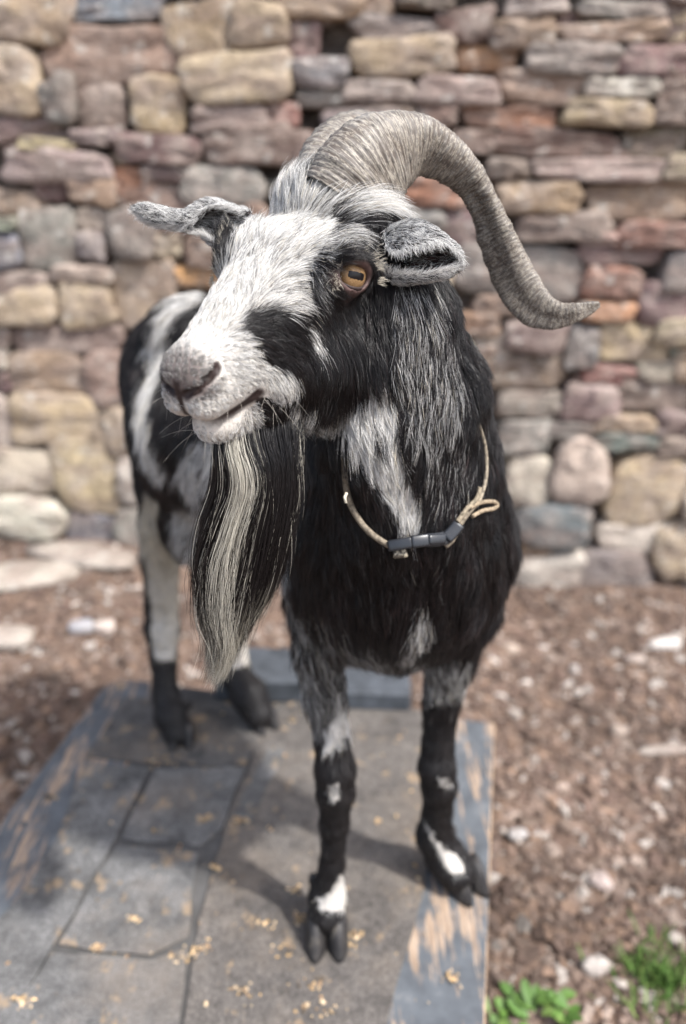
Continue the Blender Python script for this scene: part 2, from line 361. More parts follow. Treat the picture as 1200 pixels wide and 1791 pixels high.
rock(895, 1130, .05, .03, .04, (.45, .36, .29), 'tan pebble on the mulch close to the goat right of its chest')
rock(1170, 1300, .15, .02, .035, (.42, .37, .32), 'long thin grey stick of wood near the right edge', 'stick')
rock(150, 1150, .07, .04, .05, (.42, .43, .46), 'bluish grey pebble on the mulch above the platform corner')
rock(190, 1147, .06, .04, .05, (.55, .47, .42), 'pinkish pale pebble right of the bluish grey pebble')
rock(1085, 1270, .05, .03, .04, (.50, .42, .35), 'cream pebble on the mulch halfway down the right side')
rock(905, 1455, .045, .025, .03, (.40, .38, .37), 'grey pebble close to the right edge of the platform')
rock(1050, 1535, .05, .03, .04, (.45, .37, .34), 'pinkish pebble on mulch between platform and right edge')
# ------------------------------------------------------------------ platform
pf = thing('platform', 'worn slate-painted wooden platform covered with roofing felt, goat standing on it', 'platform', tuple(plat(PW / 2, .6)[:2]) + (GZ,))
def slab(name, poly, z0, z1, mat, parent, bev=.003, at=None, mat2=None):
    bm = bmesh.new(); vs = [bm.verts.new((p[0], p[1], z0)) for p in poly]; f = bm.faces.new(vs)
    if f.normal.z > 0: f.normal_flip()
    f.normal_update()
    if f.calc_center_median().z is None: pass
    r = bmesh.ops.extrude_face_region(bm, geom=[f]); 
    for v in [g_ for g_ in r['geom'] if isinstance(g_, bmesh.types.BMVert)]: v.co.z = z1
    bmesh.ops.recalc_face_normals(bm, faces=bm.faces)
    if bev: bmesh.ops.bevel(bm, geom=[e for e in bm.edges if e.verts[0].co.z > z0 + 1e-5 or e.verts[1].co.z > z0 + 1e-5], offset=bev, segments=1, affect='EDGES')
    bm.verts.index_update()
    V = np.array([v.co for v in bm.verts]); F = [tuple(v.index for v in q.verts) for q in bm.faces]
    sides = [i for i, q in enumerate(bm.faces) if abs(q.normal.z) < .8]
    bm.free()
    # local axes of the boards: x across, y along the platform
    c = np.array([np.mean([p[0] for p in poly]), np.mean([p[1] for p in poly]), 0.])
    o = mesh(name, V, F, mat, parent, smooth=False)
    if mat2:
        o.data.materials.append(mat2)
        for i in sides: o.data.polygons[i].material_index = 1
    return o
def prect(a0, b0, a1, b1, cut=0):
    if cut: return [plat(a0, b0 + cut), plat(a0, b1), plat(a1, b1), plat(a1, b0), plat(a0 + cut, b0)]
    return [plat(a0, b0), plat(a0, b1), plat(a1, b1), plat(a1, b0)]
WL, WR = .155, .17
slab('plank', prect(0, 0, WL, 1.5, .03), -.03, 0, PLANK_A, pf, .002, mat2=EDGE)
slab('plank', prect(PW - WR, -.0, PW, 1.5), -.03, 0, PLANK_C, pf, .002, mat2=EDGE)
mid0, mid1 = WL + .002, PW - WR - .002
for i in range(3):
    w = (mid1 - mid0) / 3
    slab('plank', prect(mid0 + i * w + .001, .0 + (.0 if i else .002), mid0 + (i + 1) * w - .001, 1.5), -.03, -.001, PLANK_B, pf, .002, mat2=EDGE)
for a in (.03, PW - .075):
    for b in (.05, 1.3): slab('leg', prect(a, b, a + .045, b + .045), GZ - .03, -.115, DARK, pf, .002)
for q in ((.012, .012, PW - .012, .034), (.012, 1.44, PW - .012, 1.462), (.012, .0342, .034, 1.4398), (PW - .034, .0342, PW - .012, 1.4398)):
    slab('apron', prect(*q), -.114, -.0305, DARK, pf, .001)
def pxpoly(pts, z=0.): return [PG(u, v, z) for u, v in pts]
def fpiece(pts, z0, z1, mat, name='felt_sheet', jag=.0025):
    P = pxpoly(pts); Q = []
    for i in range(len(P)):
        a, b = P[i], P[(i + 1) % len(P)]; n = max(2, int(np.linalg.norm(b - a) / .03))
        for k in range(n):
            p = a + (b - a) * k / n; 
            if k: p = p + np.append(RNG.normal(0, jag, 2), 0)
            Q.append(p)
    return slab(name, Q, z0, z1, mat, pf, .0)
fpiece([(505, 1230), (742, 1247), (748, 1400), (742, 1560), (700, 1700), (655, 1900), (300, 1900), (345, 1640), (392, 1450), (440, 1330)], .0005, .0045, FELT_A)
fpiece([(222, 1222), (500, 1232), (430, 1338), (400, 1344), (150, 1328)], .0008, .004, FELT_C)
sh = [([(148, 1336), (262, 1345), (203, 1466), (93, 1655), (-60, 1900), (-260, 1900), (20, 1590), (100, 1470)], FELT_B),
      ([(272, 1348), (430, 1346), (388, 1452), (350, 1484), (213, 1468)], FELT_B), ([(206, 1482), (346, 1496), (330, 1640), (262, 1674), (104, 1655)], FELT_B),
      ([(90, 1670), (268, 1684), (330, 1660), (296, 1900), (-60, 1900)], FELT_B)]
for i, (pts, m) in enumerate(sh): fpiece(pts, .0006, .0042 + .0006 * i, m, 'shingle')
fpiece([(470, 1312), (500, 1316), (440, 1440), (402, 1436)], .0045, .0062, FELT_B, 'shingle')
# nails in the left plank
for (u, v) in ((167, 1237), (42, 1442), (85, 1395)):
    p = PG(u, v, .0); bm = bmesh.new(); bmesh.ops.create_cone(bm, cap_ends=True, segments=12, radius1=.006, radius2=.005, depth=.004)
    V = np.array([x.co for x in bm.verts]); F = [tuple(x.index for x in q.verts) for q in bm.faces]; bm.free()
    mesh('screw_head', V + p + np.array([0, 0, .001]), F, DARK, pf, smooth=False)
# timber behind the goat
tb = PG(372, 1236); tc = PG(718, 1247)
tim = thing('timber_block', 'dark painted timber block lying across the rear edge of the platform behind the goat', 'timber', tuple((tb + tc) / 2)[:2] + (.0,))
d = (tc - tb) / np.linalg.norm(tc - tb); nrm = np.array([-d[1], d[0], 0]); L_ = np.linalg.norm(tc - tb)
slab('beam', [tb + d * L_ * .56, tc, tc + nrm * .10, tb + d * L_ * .56 + nrm * .10], .006, .05, DARK, tim, .006)
slab('beam', [tb + d * 0 + nrm * .02, tb + d * L_ * .52 + nrm * .02, tb + d * L_ * .52 + nrm * .15, tb + nrm * .15], .006, .058, DARK, tim, .006)
# shavings and droppings scattered on the deck
spots = [(270, 1335, 22), (300, 1330, 18), (450, 1620, 24), (310, 1677, 26), (350, 1665, 14), (515, 1560, 15), (500, 1665, 30), (610, 1655, 16), (530, 1610, 20), (620, 1640, 12), (420, 1440, 10), (360, 1435, 10), (235, 1610, 10), (90, 1400, 16), (560, 1770, 30), (420, 1740, 30), (660, 1440, 8), (510, 1265, 10), (790, 1712, 18), (330, 1300, 16), (210, 1205, 14), (170, 1660, 10), (540, 1720, 30), (375, 1520, 8), (45, 1755, 18)]
def regd():
    if random.random() < .72:
        s = random.choice(spots); p = PG(s[0] + random.gauss(0, s[2] * .6), s[1] + random.gauss(0, s[2] * .3)); return p[0], p[1]
    p = plat(random.uniform(.02, PW - .02), random.uniform(.02, 1.2)); return p[0], p[1]
PAL2 = np.array([(.48, .34, .19), (.40, .27, .14), (.55, .42, .27), (.30, .20, .12), (.10, .08, .06)])
shav = chips('wood_shavings', 620, regd, SHAVE, .003, .0085, PAL2, lambda x, y: .0055, .28)
tag(shav, 'tan wood shavings and straw bits strewn over the platform felt', 'shavings')
#@@GOAT
# ------------------------------------------------------------------ goat: one continuous body surface from a distance field
HR = np.array([[0.88176054, -0.46625098, -0.0714729], [0.24418008, 0.58082477, -0.77654277], [-0.40357706, -0.66727252, -0.62599756]])
HO = np.array([-0.0475, -0.2172, 0.7346])
_a = R(1.6); HR = HR @ np.array([[math.cos(_a), math.sin(_a), 0], [-math.sin(_a), math.cos(_a), 0], [0, 0, 1]])
C2W = np.stack([CR, CD, CF], 1)
HM = C2W @ HR; HOW = CAM + C2W @ HO                       # head frame: x = goat's left, y = towards the nose, z = up off the forehead
def H(x, y, z): return HOW + HM @ np.array([x, y, z])
def toH(P): return (P - HOW) @ HM
PR = []                                                  # primitives: (kind, label, k, data)
def cone(lab, a, b, ra, rb, k=.012): PR.append(('c', lab, k, (np.asarray(a, float), np.asarray(b, float), ra, rb)))
def chain(lab, pts, k=.012):
    for (p, r), (q, s) in zip(pts, pts[1:]): cone(lab, p, q, r, s, k)
def ell(lab, c, r, M=None, k=.012): PR.append(('e', lab, k, (np.asarray(c, float), np.asarray(r, float), np.eye(3) if M is None else M)))
def cut(c, r, M=None, k=.004): PR.append(('-e', '', k, (np.asarray(c, float), np.asarray(r, float), np.eye(3) if M is None else M)))
def cutc(a, b, ra, rb, k=.004): PR.append(('-c', '', k, (np.asarray(a, float), np.asarray(b, float), ra, rb)))
def pchain(lab, pts, k=.012):                            # points as (u, v, y, radius in photograph pixels)
    L = []
    for (u, v, y, r) in pts: p = PY(u, v, y); L.append((p, r * depth(p) / FPX))
    chain(lab, L, k)
# trunk
chain('body', [(np.array([.065, .985, .665]), .125), (np.array([-.06, 1.12, .67]), .150), (np.array([-.20, 1.27, .675]), .142), (np.array([-.275, 1.37, .715]), .105)], .04)
chain('body', [(np.array([.03, 1.03, .74]), .09), (np.array([-.12, 1.18, .775]), .075), (np.array([-.26, 1.33, .765]), .075)], .05)
pchain('chest', [(702, 800, .86, 146), (702, 900, .87, 170), (700, 975, .885, 170), (690, 1050, .90, 108)], .03)
pchain('chest', [(655, 940, .90, 135), (610, 1010, .90, 95), (590, 1080, .905, 66)], .03)
pchain('chest', [(765, 960, .92, 130), (795, 1050, .93, 75)], .03)
pchain('chest', [(660, 1072, .90, 62), (700, 1092, .90, 48), (745, 1068, .91, 66)], .03)
# neck
pchain('neck', [(655, 440, .80, 70), (682, 560, .80, 100), (708, 690, .82, 128), (712, 800, .845, 150)], .025)
pchain('neck', [(650, 640, .76, 62), (665, 760, .78, 82), (695, 880, .80, 108)], .03)
# forelegs
pchain('legF', [(560, 1040, .90, 58), (558, 1130, .895, 42), (568, 1220, .885, 33), (580, 1290, .87, 27), (586, 1345, .862, 33), (587, 1385, .862, 31), (585, 1440, .868, 23), (581, 1510, .870, 20), (572, 1565, .868, 29), (571, 1600, .855, 30)], .010)
pchain('legF', [(800, 1060, .94, 58), (787, 1150, .955, 42), (772, 1230, .955, 30), (766, 1300, .95, 26), (764, 1340, .943, 31), (768, 1375, .945, 29), (765, 1420, .955, 24), (760, 1462, .965, 31), (780, 1500, .958, 34), (797, 1525, .945, 32)], .010)
# hind legs
pchain('legH', [(315, 730, 1.31, 88), (312, 830, 1.28, 72), (295, 900, 1.30, 48), (281, 975, 1.36, 32), (282, 1060, 1.40, 27), (284, 1100, 1.395, 29), (286, 1150, 1.375, 22), (289, 1210, 1.35, 21), (298, 1250, 1.32, 26), (310, 1282, 1.30, 24)], .012)
pchain('legH', [(430, 800, 1.42, 75), (405, 920, 1.44, 45), (402, 1010, 1.49, 30), (405, 1070, 1.48, 27), (405, 1130, 1.43, 24), (412, 1180, 1.39, 25), (435, 1215, 1.365, 30), (452, 1248, 1.345, 26)], .012)
ell('body', PY(350, 568, 1.30), (.080, .07, .045), None, .04)
ell('body', PY(345, 905, 1.24), (.060, .07, .075), None, .03)
ell('body', PY(300, 640, 1.36), (.075, .07, .085), None, .03)
pchain('tail', [(285, 610, 1.43, 26), (262, 720, 1.43, 22), (255, 800, 1.43, 17), (252, 868, 1.43, 9)], .01)
# head
Hc = lambda lab, pts, k: chain(lab, [(H(*p), r) for p, r in pts], k)
ell('head', H(0, -.052, -.030), (.062, .066, .072), HM, .012)
ell('head', H(0, -.005, -.018), (.058, .056, .048), HM, .015)
ell('head', H(0, -.085, .012), (.056, .048, .050), HM, .02)
for s in (-1, 1):
    cone('head', H(s * .043, -.016, .012), H(s * .046, .014, .010), .024, .019, .012)
    ell('head', H(s * .036, -.028, -.085), (.032, .062, .056), HM, .02)
    cone('head', H(s * .030, .02, -.060), H(s * .017, .100, -.048), .038, .028, .02)
    Hc('head', [((s * .036, -.062, -.120), .030), ((s * .026, .02, -.100), .029), ((s * .012, .10, -.077), .022)], .02)
    ell('head', H(s * .0105, .160, -.035), (.0165, .025, .0190), HM, .007)
    ell('head', H(s * .0095, .165, -.014), (.0130, .0160, .0145), HM, .008)
    ell('head', H(s * .018, .122, -.036), (.016, .032, .023), HM, .012)
Hc('head', [((0, .01, -.010), .050), ((0, .07, -.018), .037), ((0, .12, -.018), .0255), ((0, .162, -.016), .0175)], .02)
Hc('head', [((0, .03, .004), .032), ((0, .10, -.003), .0205), ((0, .155, -.005), .0145)], .012)
ell('head', H(0, .139, -.068), (.0205, .030, .0195), HM, .010)
cone('head', H(0, .06, -.084), H(0, .13, -.073), .028, .018, .015)
# mouth slit, philtrum, nostrils, sockets
NOSTRIL = [(.006, .183, -.022), (.013, .179, -.018), (.019, .171, -.012), (.0235, .161, -.007)]
MOUTH = [(0, .191, -.054), (.011, .184, -.056), (.021, .168, -.058), (.0275, .148, -.056), (.031, .128, -.048)]
for s in (-1, 1):
    pts = [(s * a, b, c) for a, b, c in MOUTH]
    for a, b in zip(pts, pts[1:]): cutc(H(*a) + HM @ np.array([s * .0036, .0016, 0]), H(*b) + HM @ np.array([s * .0036, .0016, 0]), .0036, .0034, .003)
    for (a, b, c), (d, e_, f_), ra, rb in zip(NOSTRIL, NOSTRIL[1:], (.0026, .0040, .0046), (.0040, .0046, .0022)): cutc(H(s * a, b, c), H(s * d, e_, f_), ra, rb, .002)
cutc(H(0, .190, -.018), H(0, .188, -.052), .0022, .0026, .003)
EYES = {s: H(s * .0585, .001, .0065) for s in (-1, 1)}
def eye_frame(s):                                        # outward axis, slit axis (level with the ground), up
    o = HM @ np.array([s * .74, .42, .24]); o /= np.linalg.norm(o)
    a = -CR * s * .97 - CD * .16; a = a if s > 0 else HM @ np.array([0, .8, -.5]); a = a - o * (a @ o); a /= np.linalg.norm(a); return o, a, np.cross(a, o)
for s in (-1, 1):
    o, a, w = eye_frame(s); e = EYES[s]
    ell('head', e, (.0192, .0218, .0187), np.stack([o, a, w], 1), .012)
    cut(e + o * .018, (.014, .0172, .0112), np.stack([o, a, w], 1), .003)
    cut(e, (.0163, .0163, .0163), None, .001)
    up = HM @ np.array([0, 0, 1.]); up = up - o * (up @ o); up /= np.linalg.norm(up)
    chain('head', [(e + o * .008 + a * .024 + up * .006, .004), (e + o * .0150 + a * .010 + up * .0165, .0052), (e + o * .0150 - a * .008 + up * .0165, .0052), (e + o * .008 - a * .022 + up * .008, .004)], .006)
def sdf_eval(kind, d, P):
    if kind[-1] == 'c':
        a, b, ra, rb = d; ab = b - a; h = np.clip(((P - a) @ ab) / (ab @ ab), 0, 1).astype(np.float32)
        q = P - a - h[..., None] * ab
        return np.sqrt((q * q).sum(-1)) - (ra + (rb - ra) * h)
    c, r, M = d; q = (P - c) @ M; k0 = np.sqrt(((q / r) ** 2).sum(-1)); k1 = np.sqrt(((q / (r * r)) ** 2).sum(-1)) + 1e-9
    return k0 * (k0 - 1) / k1
h = .0027
def bbox(kind, d):
    if kind[-1] == 'c':
        a, b, ra, rb = d; m = max(ra, rb); return np.minimum(a, b) - m, np.maximum(a, b) + m
    c, r, M = d; m = float(max(r)); return c - m, c + m
lo = np.min([bbox(k, d)[0] for k, _, _, d in PR if k[0] != '-'], 0) - .05; hi = np.max([bbox(k, d)[1] for k, _, _, d in PR if k[0] != '-'], 0) + .05
N3 = np.ceil((hi - lo) / h).astype(int); D = np.full(N3, .2, np.float32)
for kind, lab, k, d in PR:
    a, b = bbox(kind, d); m = k + 4 * h
    i0 = np.clip(np.floor((a - m - lo) / h).astype(int), 0, N3); i1 = np.clip(np.ceil((b + m - lo) / h).astype(int) + 1, 0, N3)
    ax = [(lo[j] + h * np.arange(i0[j], i1[j])).astype(np.float32) for j in range(3)]
    P = np.stack(np.meshgrid(*ax, indexing='ij'), -1)
    s_ = sdf_eval(kind, d, P).astype(np.float32); sl = tuple(slice(i0[j], i1[j]) for j in range(3)); A = D[sl]
    if kind[0] == '-':
        s_ = -s_; t_ = np.clip(.5 - .5 * (A - s_) / k, 0, 1) ; hh = np.maximum(k - np.abs(A - s_), 0) / k; D[sl] = np.maximum(A, s_) + hh * hh * k * .25
    else:
        hh = np.maximum(k - np.abs(A - s_), 0) / k; D[sl] = np.minimum(A, s_) - hh * hh * k * .25
def surface_nets(D, lo, h):
    S = D < 0; nx, ny, nz = D.shape
    c = np.zeros((nx - 1, ny - 1, nz - 1), np.uint8)
    for dx in (0, 1):
        for dy in (0, 1):
            for dz in (0, 1): c += S[dx:nx - 1 + dx, dy:ny - 1 + dy, dz:nz - 1 + dz]
    cells = np.argwhere((c > 0) & (c < 8)); idx = -np.ones(c.shape, np.int32); idx[tuple(cells.T)] = np.arange(len(cells))
    acc = np.zeros((len(cells), 3)); cnt = np.zeros(len(cells))
    cor = [(a, b, e) for a in (0, 1) for b in (0, 1) for e in (0, 1)]
    val = {q: D[cells[:, 0] + q[0], cells[:, 1] + q[1], cells[:, 2] + q[2]] for q in cor}
    for q in cor:
        for ax in range(3):
            if q[ax] == 0:
                p = list(q); p[ax] = 1; p = tuple(p); va, vb = val[q], val[p]; m = (va < 0) != (vb < 0)
                t_ = np.where(m, va / np.where(m, va - vb, 1), 0)
                pt = np.tile(np.array(q, float), (len(cells), 1)); pt[:, ax] = t_
                acc[m] += pt[m]; cnt[m] += 1
    V = lo + h * (cells + acc / cnt[:, None])
    Fs = []
    for ax in range(3):
        o1, o2 = [j for j in range(3) if j != ax]
        if ax == 1: o1, o2 = o2, o1
        sl0 = [slice(1, n - 1) for n in D.shape]; sl0[ax] = slice(0, D.shape[ax] - 1); sl1 = list(sl0); sl1[ax] = slice(1, D.shape[ax])
        A, B = S[tuple(sl0)], S[tuple(sl1)]; e = np.argwhere(A != B); off = np.ones(3, int); off[ax] = 0
        sgn = A[tuple(e.T)]; e = e + off
        def g_(d1, d2):
            q = e.copy(); q[:, o1] -= d1; q[:, o2] -= d2; return idx[tuple(q.T)]
        Q = np.stack([g_(0, 0), g_(1, 0), g_(1, 1), g_(0, 1)], 1)
        Q[~sgn] = Q[~sgn][:, ::-1]; Fs.append(Q)
    return V, np.concatenate(Fs)
GV, GF = surface_nets(D, lo, h); del D
# one Taubin-like relaxing pass
def relax(V, F, n=2, f=.5):
    for _ in range(n):
        s_ = np.zeros_like(V); c_ = np.zeros(len(V))
        for a in range(4):
            b = (a + 1) % 4
            for ax in range(3):
                s_[:, ax] += np.bincount(F[:, a], V[F[:, b], ax], len(V)) + np.bincount(F[:, b], V[F[:, a], ax], len(V))
            c_ += np.bincount(F[:, a], minlength=len(V)) + np.bincount(F[:, b], minlength=len(V))
        V = V + f * (s_ / c_[:, None] - V)
    return V
GV = relax(GV, GF, 1, .4)
def vnormals(V, F):
    fn = np.cross(V[F[:, 2]] - V[F[:, 0]], V[F[:, 3 if F.shape[1] == 4 else 1]] - V[F[:, 1 if F.shape[1] == 4 else 0]])
    N = np.zeros_like(V)
    for a in range(F.shape[1]):
        for ax in range(3): N[:, ax] += np.bincount(F[:, a], fn[:, ax], len(V))
    return N / (np.linalg.norm(N, axis=1)[:, None] + 1e-12), np.linalg.norm(fn, axis=1) * .5
GN, GA = vnormals(GV, GF)
LABS = ['head', 'neck', 'chest', 'body', 'legF', 'legH', 'tail']
LD = np.full((len(LABS), len(GV)), 1., np.float32)
for kind, lab, k, d in PR:
    if kind[0] != '-': i = LABS.index(lab); LD[i] = np.minimum(LD[i], sdf_eval(kind, d, GV))
GL = LD.argmin(0)
# ---- coat pattern: patches drawn on the animal (photograph pixels, per body region), value = share of white hair
def inpoly(u, v, poly):
    r = np.zeros(len(u), bool); n = len(poly)
    for i in range(n):
        x1, y1 = poly[i]; x2, y2 = poly[(i + 1) % n]
        c_ = ((y1 > v) != (y2 > v)) & (u < (x2 - x1) * (v - y1) / ((y2 - y1) or 1e-9) + x1); r ^= c_
    return r
PATCH = {
 'head': [(.90, [(402, 470), (405, 420), (440, 350), (480, 300), (540, 280), (600, 300), (612, 335), (575, 370), (560, 420), (538, 465), (520, 500), (524, 528), (505, 545), (470, 545), (425, 548), (412, 572), (440, 605), (465, 640), (520, 652), (530, 672), (485, 698), (446, 694), (446, 716), (448, 745), (440, 790), (360, 800), (280, 740), (270, 680), (280, 620), (340, 530)]),
          (.42, [(430, 370), (480, 310), (520, 270), (620, 250), (690, 330), (690, 380), (600, 360), (540, 345), (500, 345), (450, 375), (420, 400)]),
          (1., [(590, 345), (640, 336), (668, 362), (640, 382), (590, 388), (575, 370)]),
          (.55, [(555, 445), (575, 415), (605, 393), (645, 390), (650, 408), (600, 428), (570, 455)]),
          (.9, [(524, 550), (535, 556), (555, 595), (552, 610), (528, 578)]),
          (.12, [(540, 470), (560, 455), (568, 500), (550, 545), (540, 520)]),
          (.55, [(515, 690), (560, 700), (560, 740), (530, 800), (505, 760)]),
          (1., [(568, 726), (610, 712), (650, 690), (692, 655), (704, 780), (600, 790)]),
          (.03, [(560, 560), (700, 480), (715, 600), (640, 690), (560, 705)]),
          (.4, [(700, 480), (760, 490), (760, 560), (715, 560)])],
 'neck': [(.34, [(690, 480), (755, 490), (790, 590), (812, 680), (800, 730), (765, 775), (738, 770), (712, 740), (700, 690), (680, 640), (685, 600)]),
          (1.0, [(560, 715), (630, 690), (668, 650), (686, 690), (694, 745), (696, 795), (730, 850), (740, 885), (722, 925), (708, 920), (680, 870), (645, 822), (602, 755)]),
          (.15, [(646, 740), (668, 735), (672, 765), (656, 772)]),
          (.10, [(740, 790), (820, 740), (850, 830), (800, 880), (750, 850)]),
          (.55, [(500, 720), (560, 730), (530, 800), (500, 860)])],
 'chest': [(.93, [(660, 800), (696, 800), (730, 850), (740, 885), (722, 925), (708, 920), (684, 880), (660, 845)]),
           (.6, [(742, 1035), (758, 1075), (738, 1120), (714, 1155), (704, 1145), (722, 1085)]),
           (.55, [(480, 760), (528, 770), (522, 860), (512, 960), (505, 1040), (480, 1040)]),
           (.3, [(595, 1120), (640, 1110), (690, 1150), (640, 1190), (590, 1180)]),
           (.45, [(740, 1140), (810, 1140), (810, 1210), (745, 1215)]),
           (.12, [(500, 1030), (600, 1080), (600, 1160), (500, 1160)])],
 'body': [(.95, [(390, 478), (340, 505), (295, 535), (266, 575), (250, 612), (268, 625), (290, 580), (320, 550), (395, 512)]),
          (.95, [(285, 585), (268, 640), (246, 690), (238, 745), (250, 800), (285, 840), (300, 830), (268, 770), (262, 715), (285, 650), (305, 600)]),
          (.72, [(325, 780), (400, 740), (400, 850), (330, 868), (305, 830)]),
          (.66, [(305, 885), (400, 860), (400, 990), (350, 1000), (300, 950)]),
          (.5, [(480, 900), (520, 900), (520, 1070), (480, 1070)])],
 'legF': [(.30, [(500, 1040), (600, 1040), (605, 1180), (590, 1300), (540, 1290)]),
          (.95, [(592, 1205), (612, 1265), (598, 1300), (574, 1318), (564, 1302), (582, 1250)]),
          (.95, [(598, 1528), (616, 1550), (612, 1592), (560, 1592), (555, 1568), (580, 1562)]),
          (.75, [(572, 1375), (590, 1372), (594, 1395), (580, 1402)]), (.6, [(770, 1362), (786, 1360), (790, 1376), (774, 1380)]),
          (.45, [(736, 1150), (830, 1150), (820, 1215), (740, 1225)]),
          (.95, [(745, 1432), (760, 1468), (798, 1500), (818, 1522), (790, 1528), (770, 1492), (748, 1460)])],
 'legH': [(.85, [(255, 850), (280, 840), (296, 900), (310, 960), (322, 1010), (316, 1090), (304, 1152), (272, 1156), (262, 1060), (248, 960), (240, 890)]),
          (.95, [(370, 1040), (440, 1040), (432, 1160), (395, 1172), (370, 1150)]),
          (.72, [(325, 780), (400, 740), (400, 850), (330, 868), (305, 830)]),
          (.95, [(285, 585), (268, 640), (246, 690), (238, 745), (250, 800), (285, 840), (300, 830), (268, 770), (262, 715), (285, 650), (305, 600)]),
          (.66, [(305, 885), (400, 860), (400, 990), (350, 1000), (300, 950)])],
 'tail': []}
BASEW = dict(head=.02, neck=.02, chest=.004, body=.012, legF=.01, legH=.02, tail=.01)
def vnoise(P, s, seed):
    a = P * s; r = 0
    for i, (x, y, z, f) in enumerate(((1., .7, .3, 1.), (-.6, 1., .8, 1.7), (.4, -.9, 1., 2.6), (.9, .5, -1., 3.9))):
        r = r + np.sin(a[:, 0] * x * f + a[:, 1] * y * f + a[:, 2] * z * f + seed * (i + 1) + 1.3 * np.sin(a[:, 1] * f * 1.3 + seed + a[:, 2] * .7)) / (1 + i * .5)
    return r * .4
def whiteness(P, lab, jit=0.):
    u, v, z = proj(P); u = u + vnoise(P, 90, 1) * 5; v = v + vnoise(P, 90, 2) * 5
    if jit: u = u + RNG.normal(0, jit, len(u)); v = v + RNG.normal(0, jit * 1.3, len(u))
    w = np.zeros(len(P))
    for i, L in enumerate(LABS):
        m = lab == i
        if not m.any(): continue
        ww = np.full(m.sum(), BASEW[L])
        for val, poly in PATCH[L]: ww[inpoly(u[m], v[m], poly)] = val
        w[m] = ww
    return w
BLACK = np.array([.0070, .0058, .0060]); WHITE = np.array([.87, .85, .815]); SKIN_D = np.array([.045, .028, .026]); SKIN_P = np.array([.20, .135, .12])
def nose_mask(P):                                        # bare or nearly bare skin: nose pad, lips, round the eyes
    q = toH(P); x, y, z = q.T
    nose = np.clip((y - .160) / .014, 0, 1) * np.clip((z + .032) / .010, 0, 1) * (z < .02)
    lip = np.zeros(len(P))
    pts = MOUTH
    qa = np.stack([np.abs(x), y, z], 1)
    for a, b in zip(pts, pts[1:]):
        a = np.array(a); b = np.array(b); ab = b - a; t_ = np.clip(((qa - a) @ ab) / (ab @ ab), 0, 1)
        lip = np.maximum(lip, 1 - np.linalg.norm((qa - a - t_[:, None] * ab) * np.array([.45, .8, 1.]), axis=1) / .0085)
    nos = np.zeros(len(P))
    for a, b in zip(NOSTRIL, NOSTRIL[1:]):
        a = np.array(a); b = np.array(b); ab = b - a; t_ = np.clip(((qa - a) @ ab) / (ab @ ab), 0, 1)
        nos = np.maximum(nos, 1 - np.linalg.norm(qa - a - t_[:, None] * ab, axis=1) / .0062)
    lip = np.maximum(lip, nos * 1.6)
    phil = np.clip(1 - np.abs(x) / .004, 0, 1) * (y > .17) * (z < -.01) * (z > -.055)
    ed = np.minimum(*[np.linalg.norm((P - EYES[s])[:, :] - eye_frame(s)[0] * .012, axis=1) for s in (-1, 1)])
    eye = np.clip(1 - (ed - .0150) / .004, 0, 1)
    for s in (-1, 1):
        o, a, w_ = eye_frame(s); up = HM @ np.array([0, 0, 1.]); up = up - o * (up @ o); up /= np.linalg.norm(up)
        eye = np.maximum(eye, .75 * np.clip(1.6 - np.linalg.norm(P - EYES[s] - o * .012 - a * .022 + up * .005, axis=1) / .009, 0, 1))
        eye = np.maximum(eye, .6 * np.clip(1.6 - np.linalg.norm(P - EYES[s] - o * .010 - a * .006 + up * .021, axis=1) / .009, 0, 1))
    return nose, np.clip(np.maximum(lip, phil) * 2, 0, 1), eye
w = whiteness(GV, GL)
sk = BLACK * 1.2 + (np.array([.60, .56, .51]) - BLACK * 1.2) * (w ** 1.3)[:, None]
ishead = (GL == 0)
no, lp, ey = nose_mask(GV); no *= ishead; lp *= ishead; ey *= ishead
sk = sk + (np.array([.115, .090, .082]) - sk) * (no * .95)[:, None]
sk = sk + (np.array([.030, .018, .016]) - sk) * lp[:, None]
sk = sk + (np.array([.085, .052, .047]) - sk) * ey[:, None]
goat = thing('goat', 'black and white billy goat with a long beard and curved horns standing on the platform', 'goat', (-.07, 1.05, 0))
body = mesh('body', GV, GF.tolist(), SKIN, goat); col_attr(body.data, sk)
print('goat verts', len(GV))
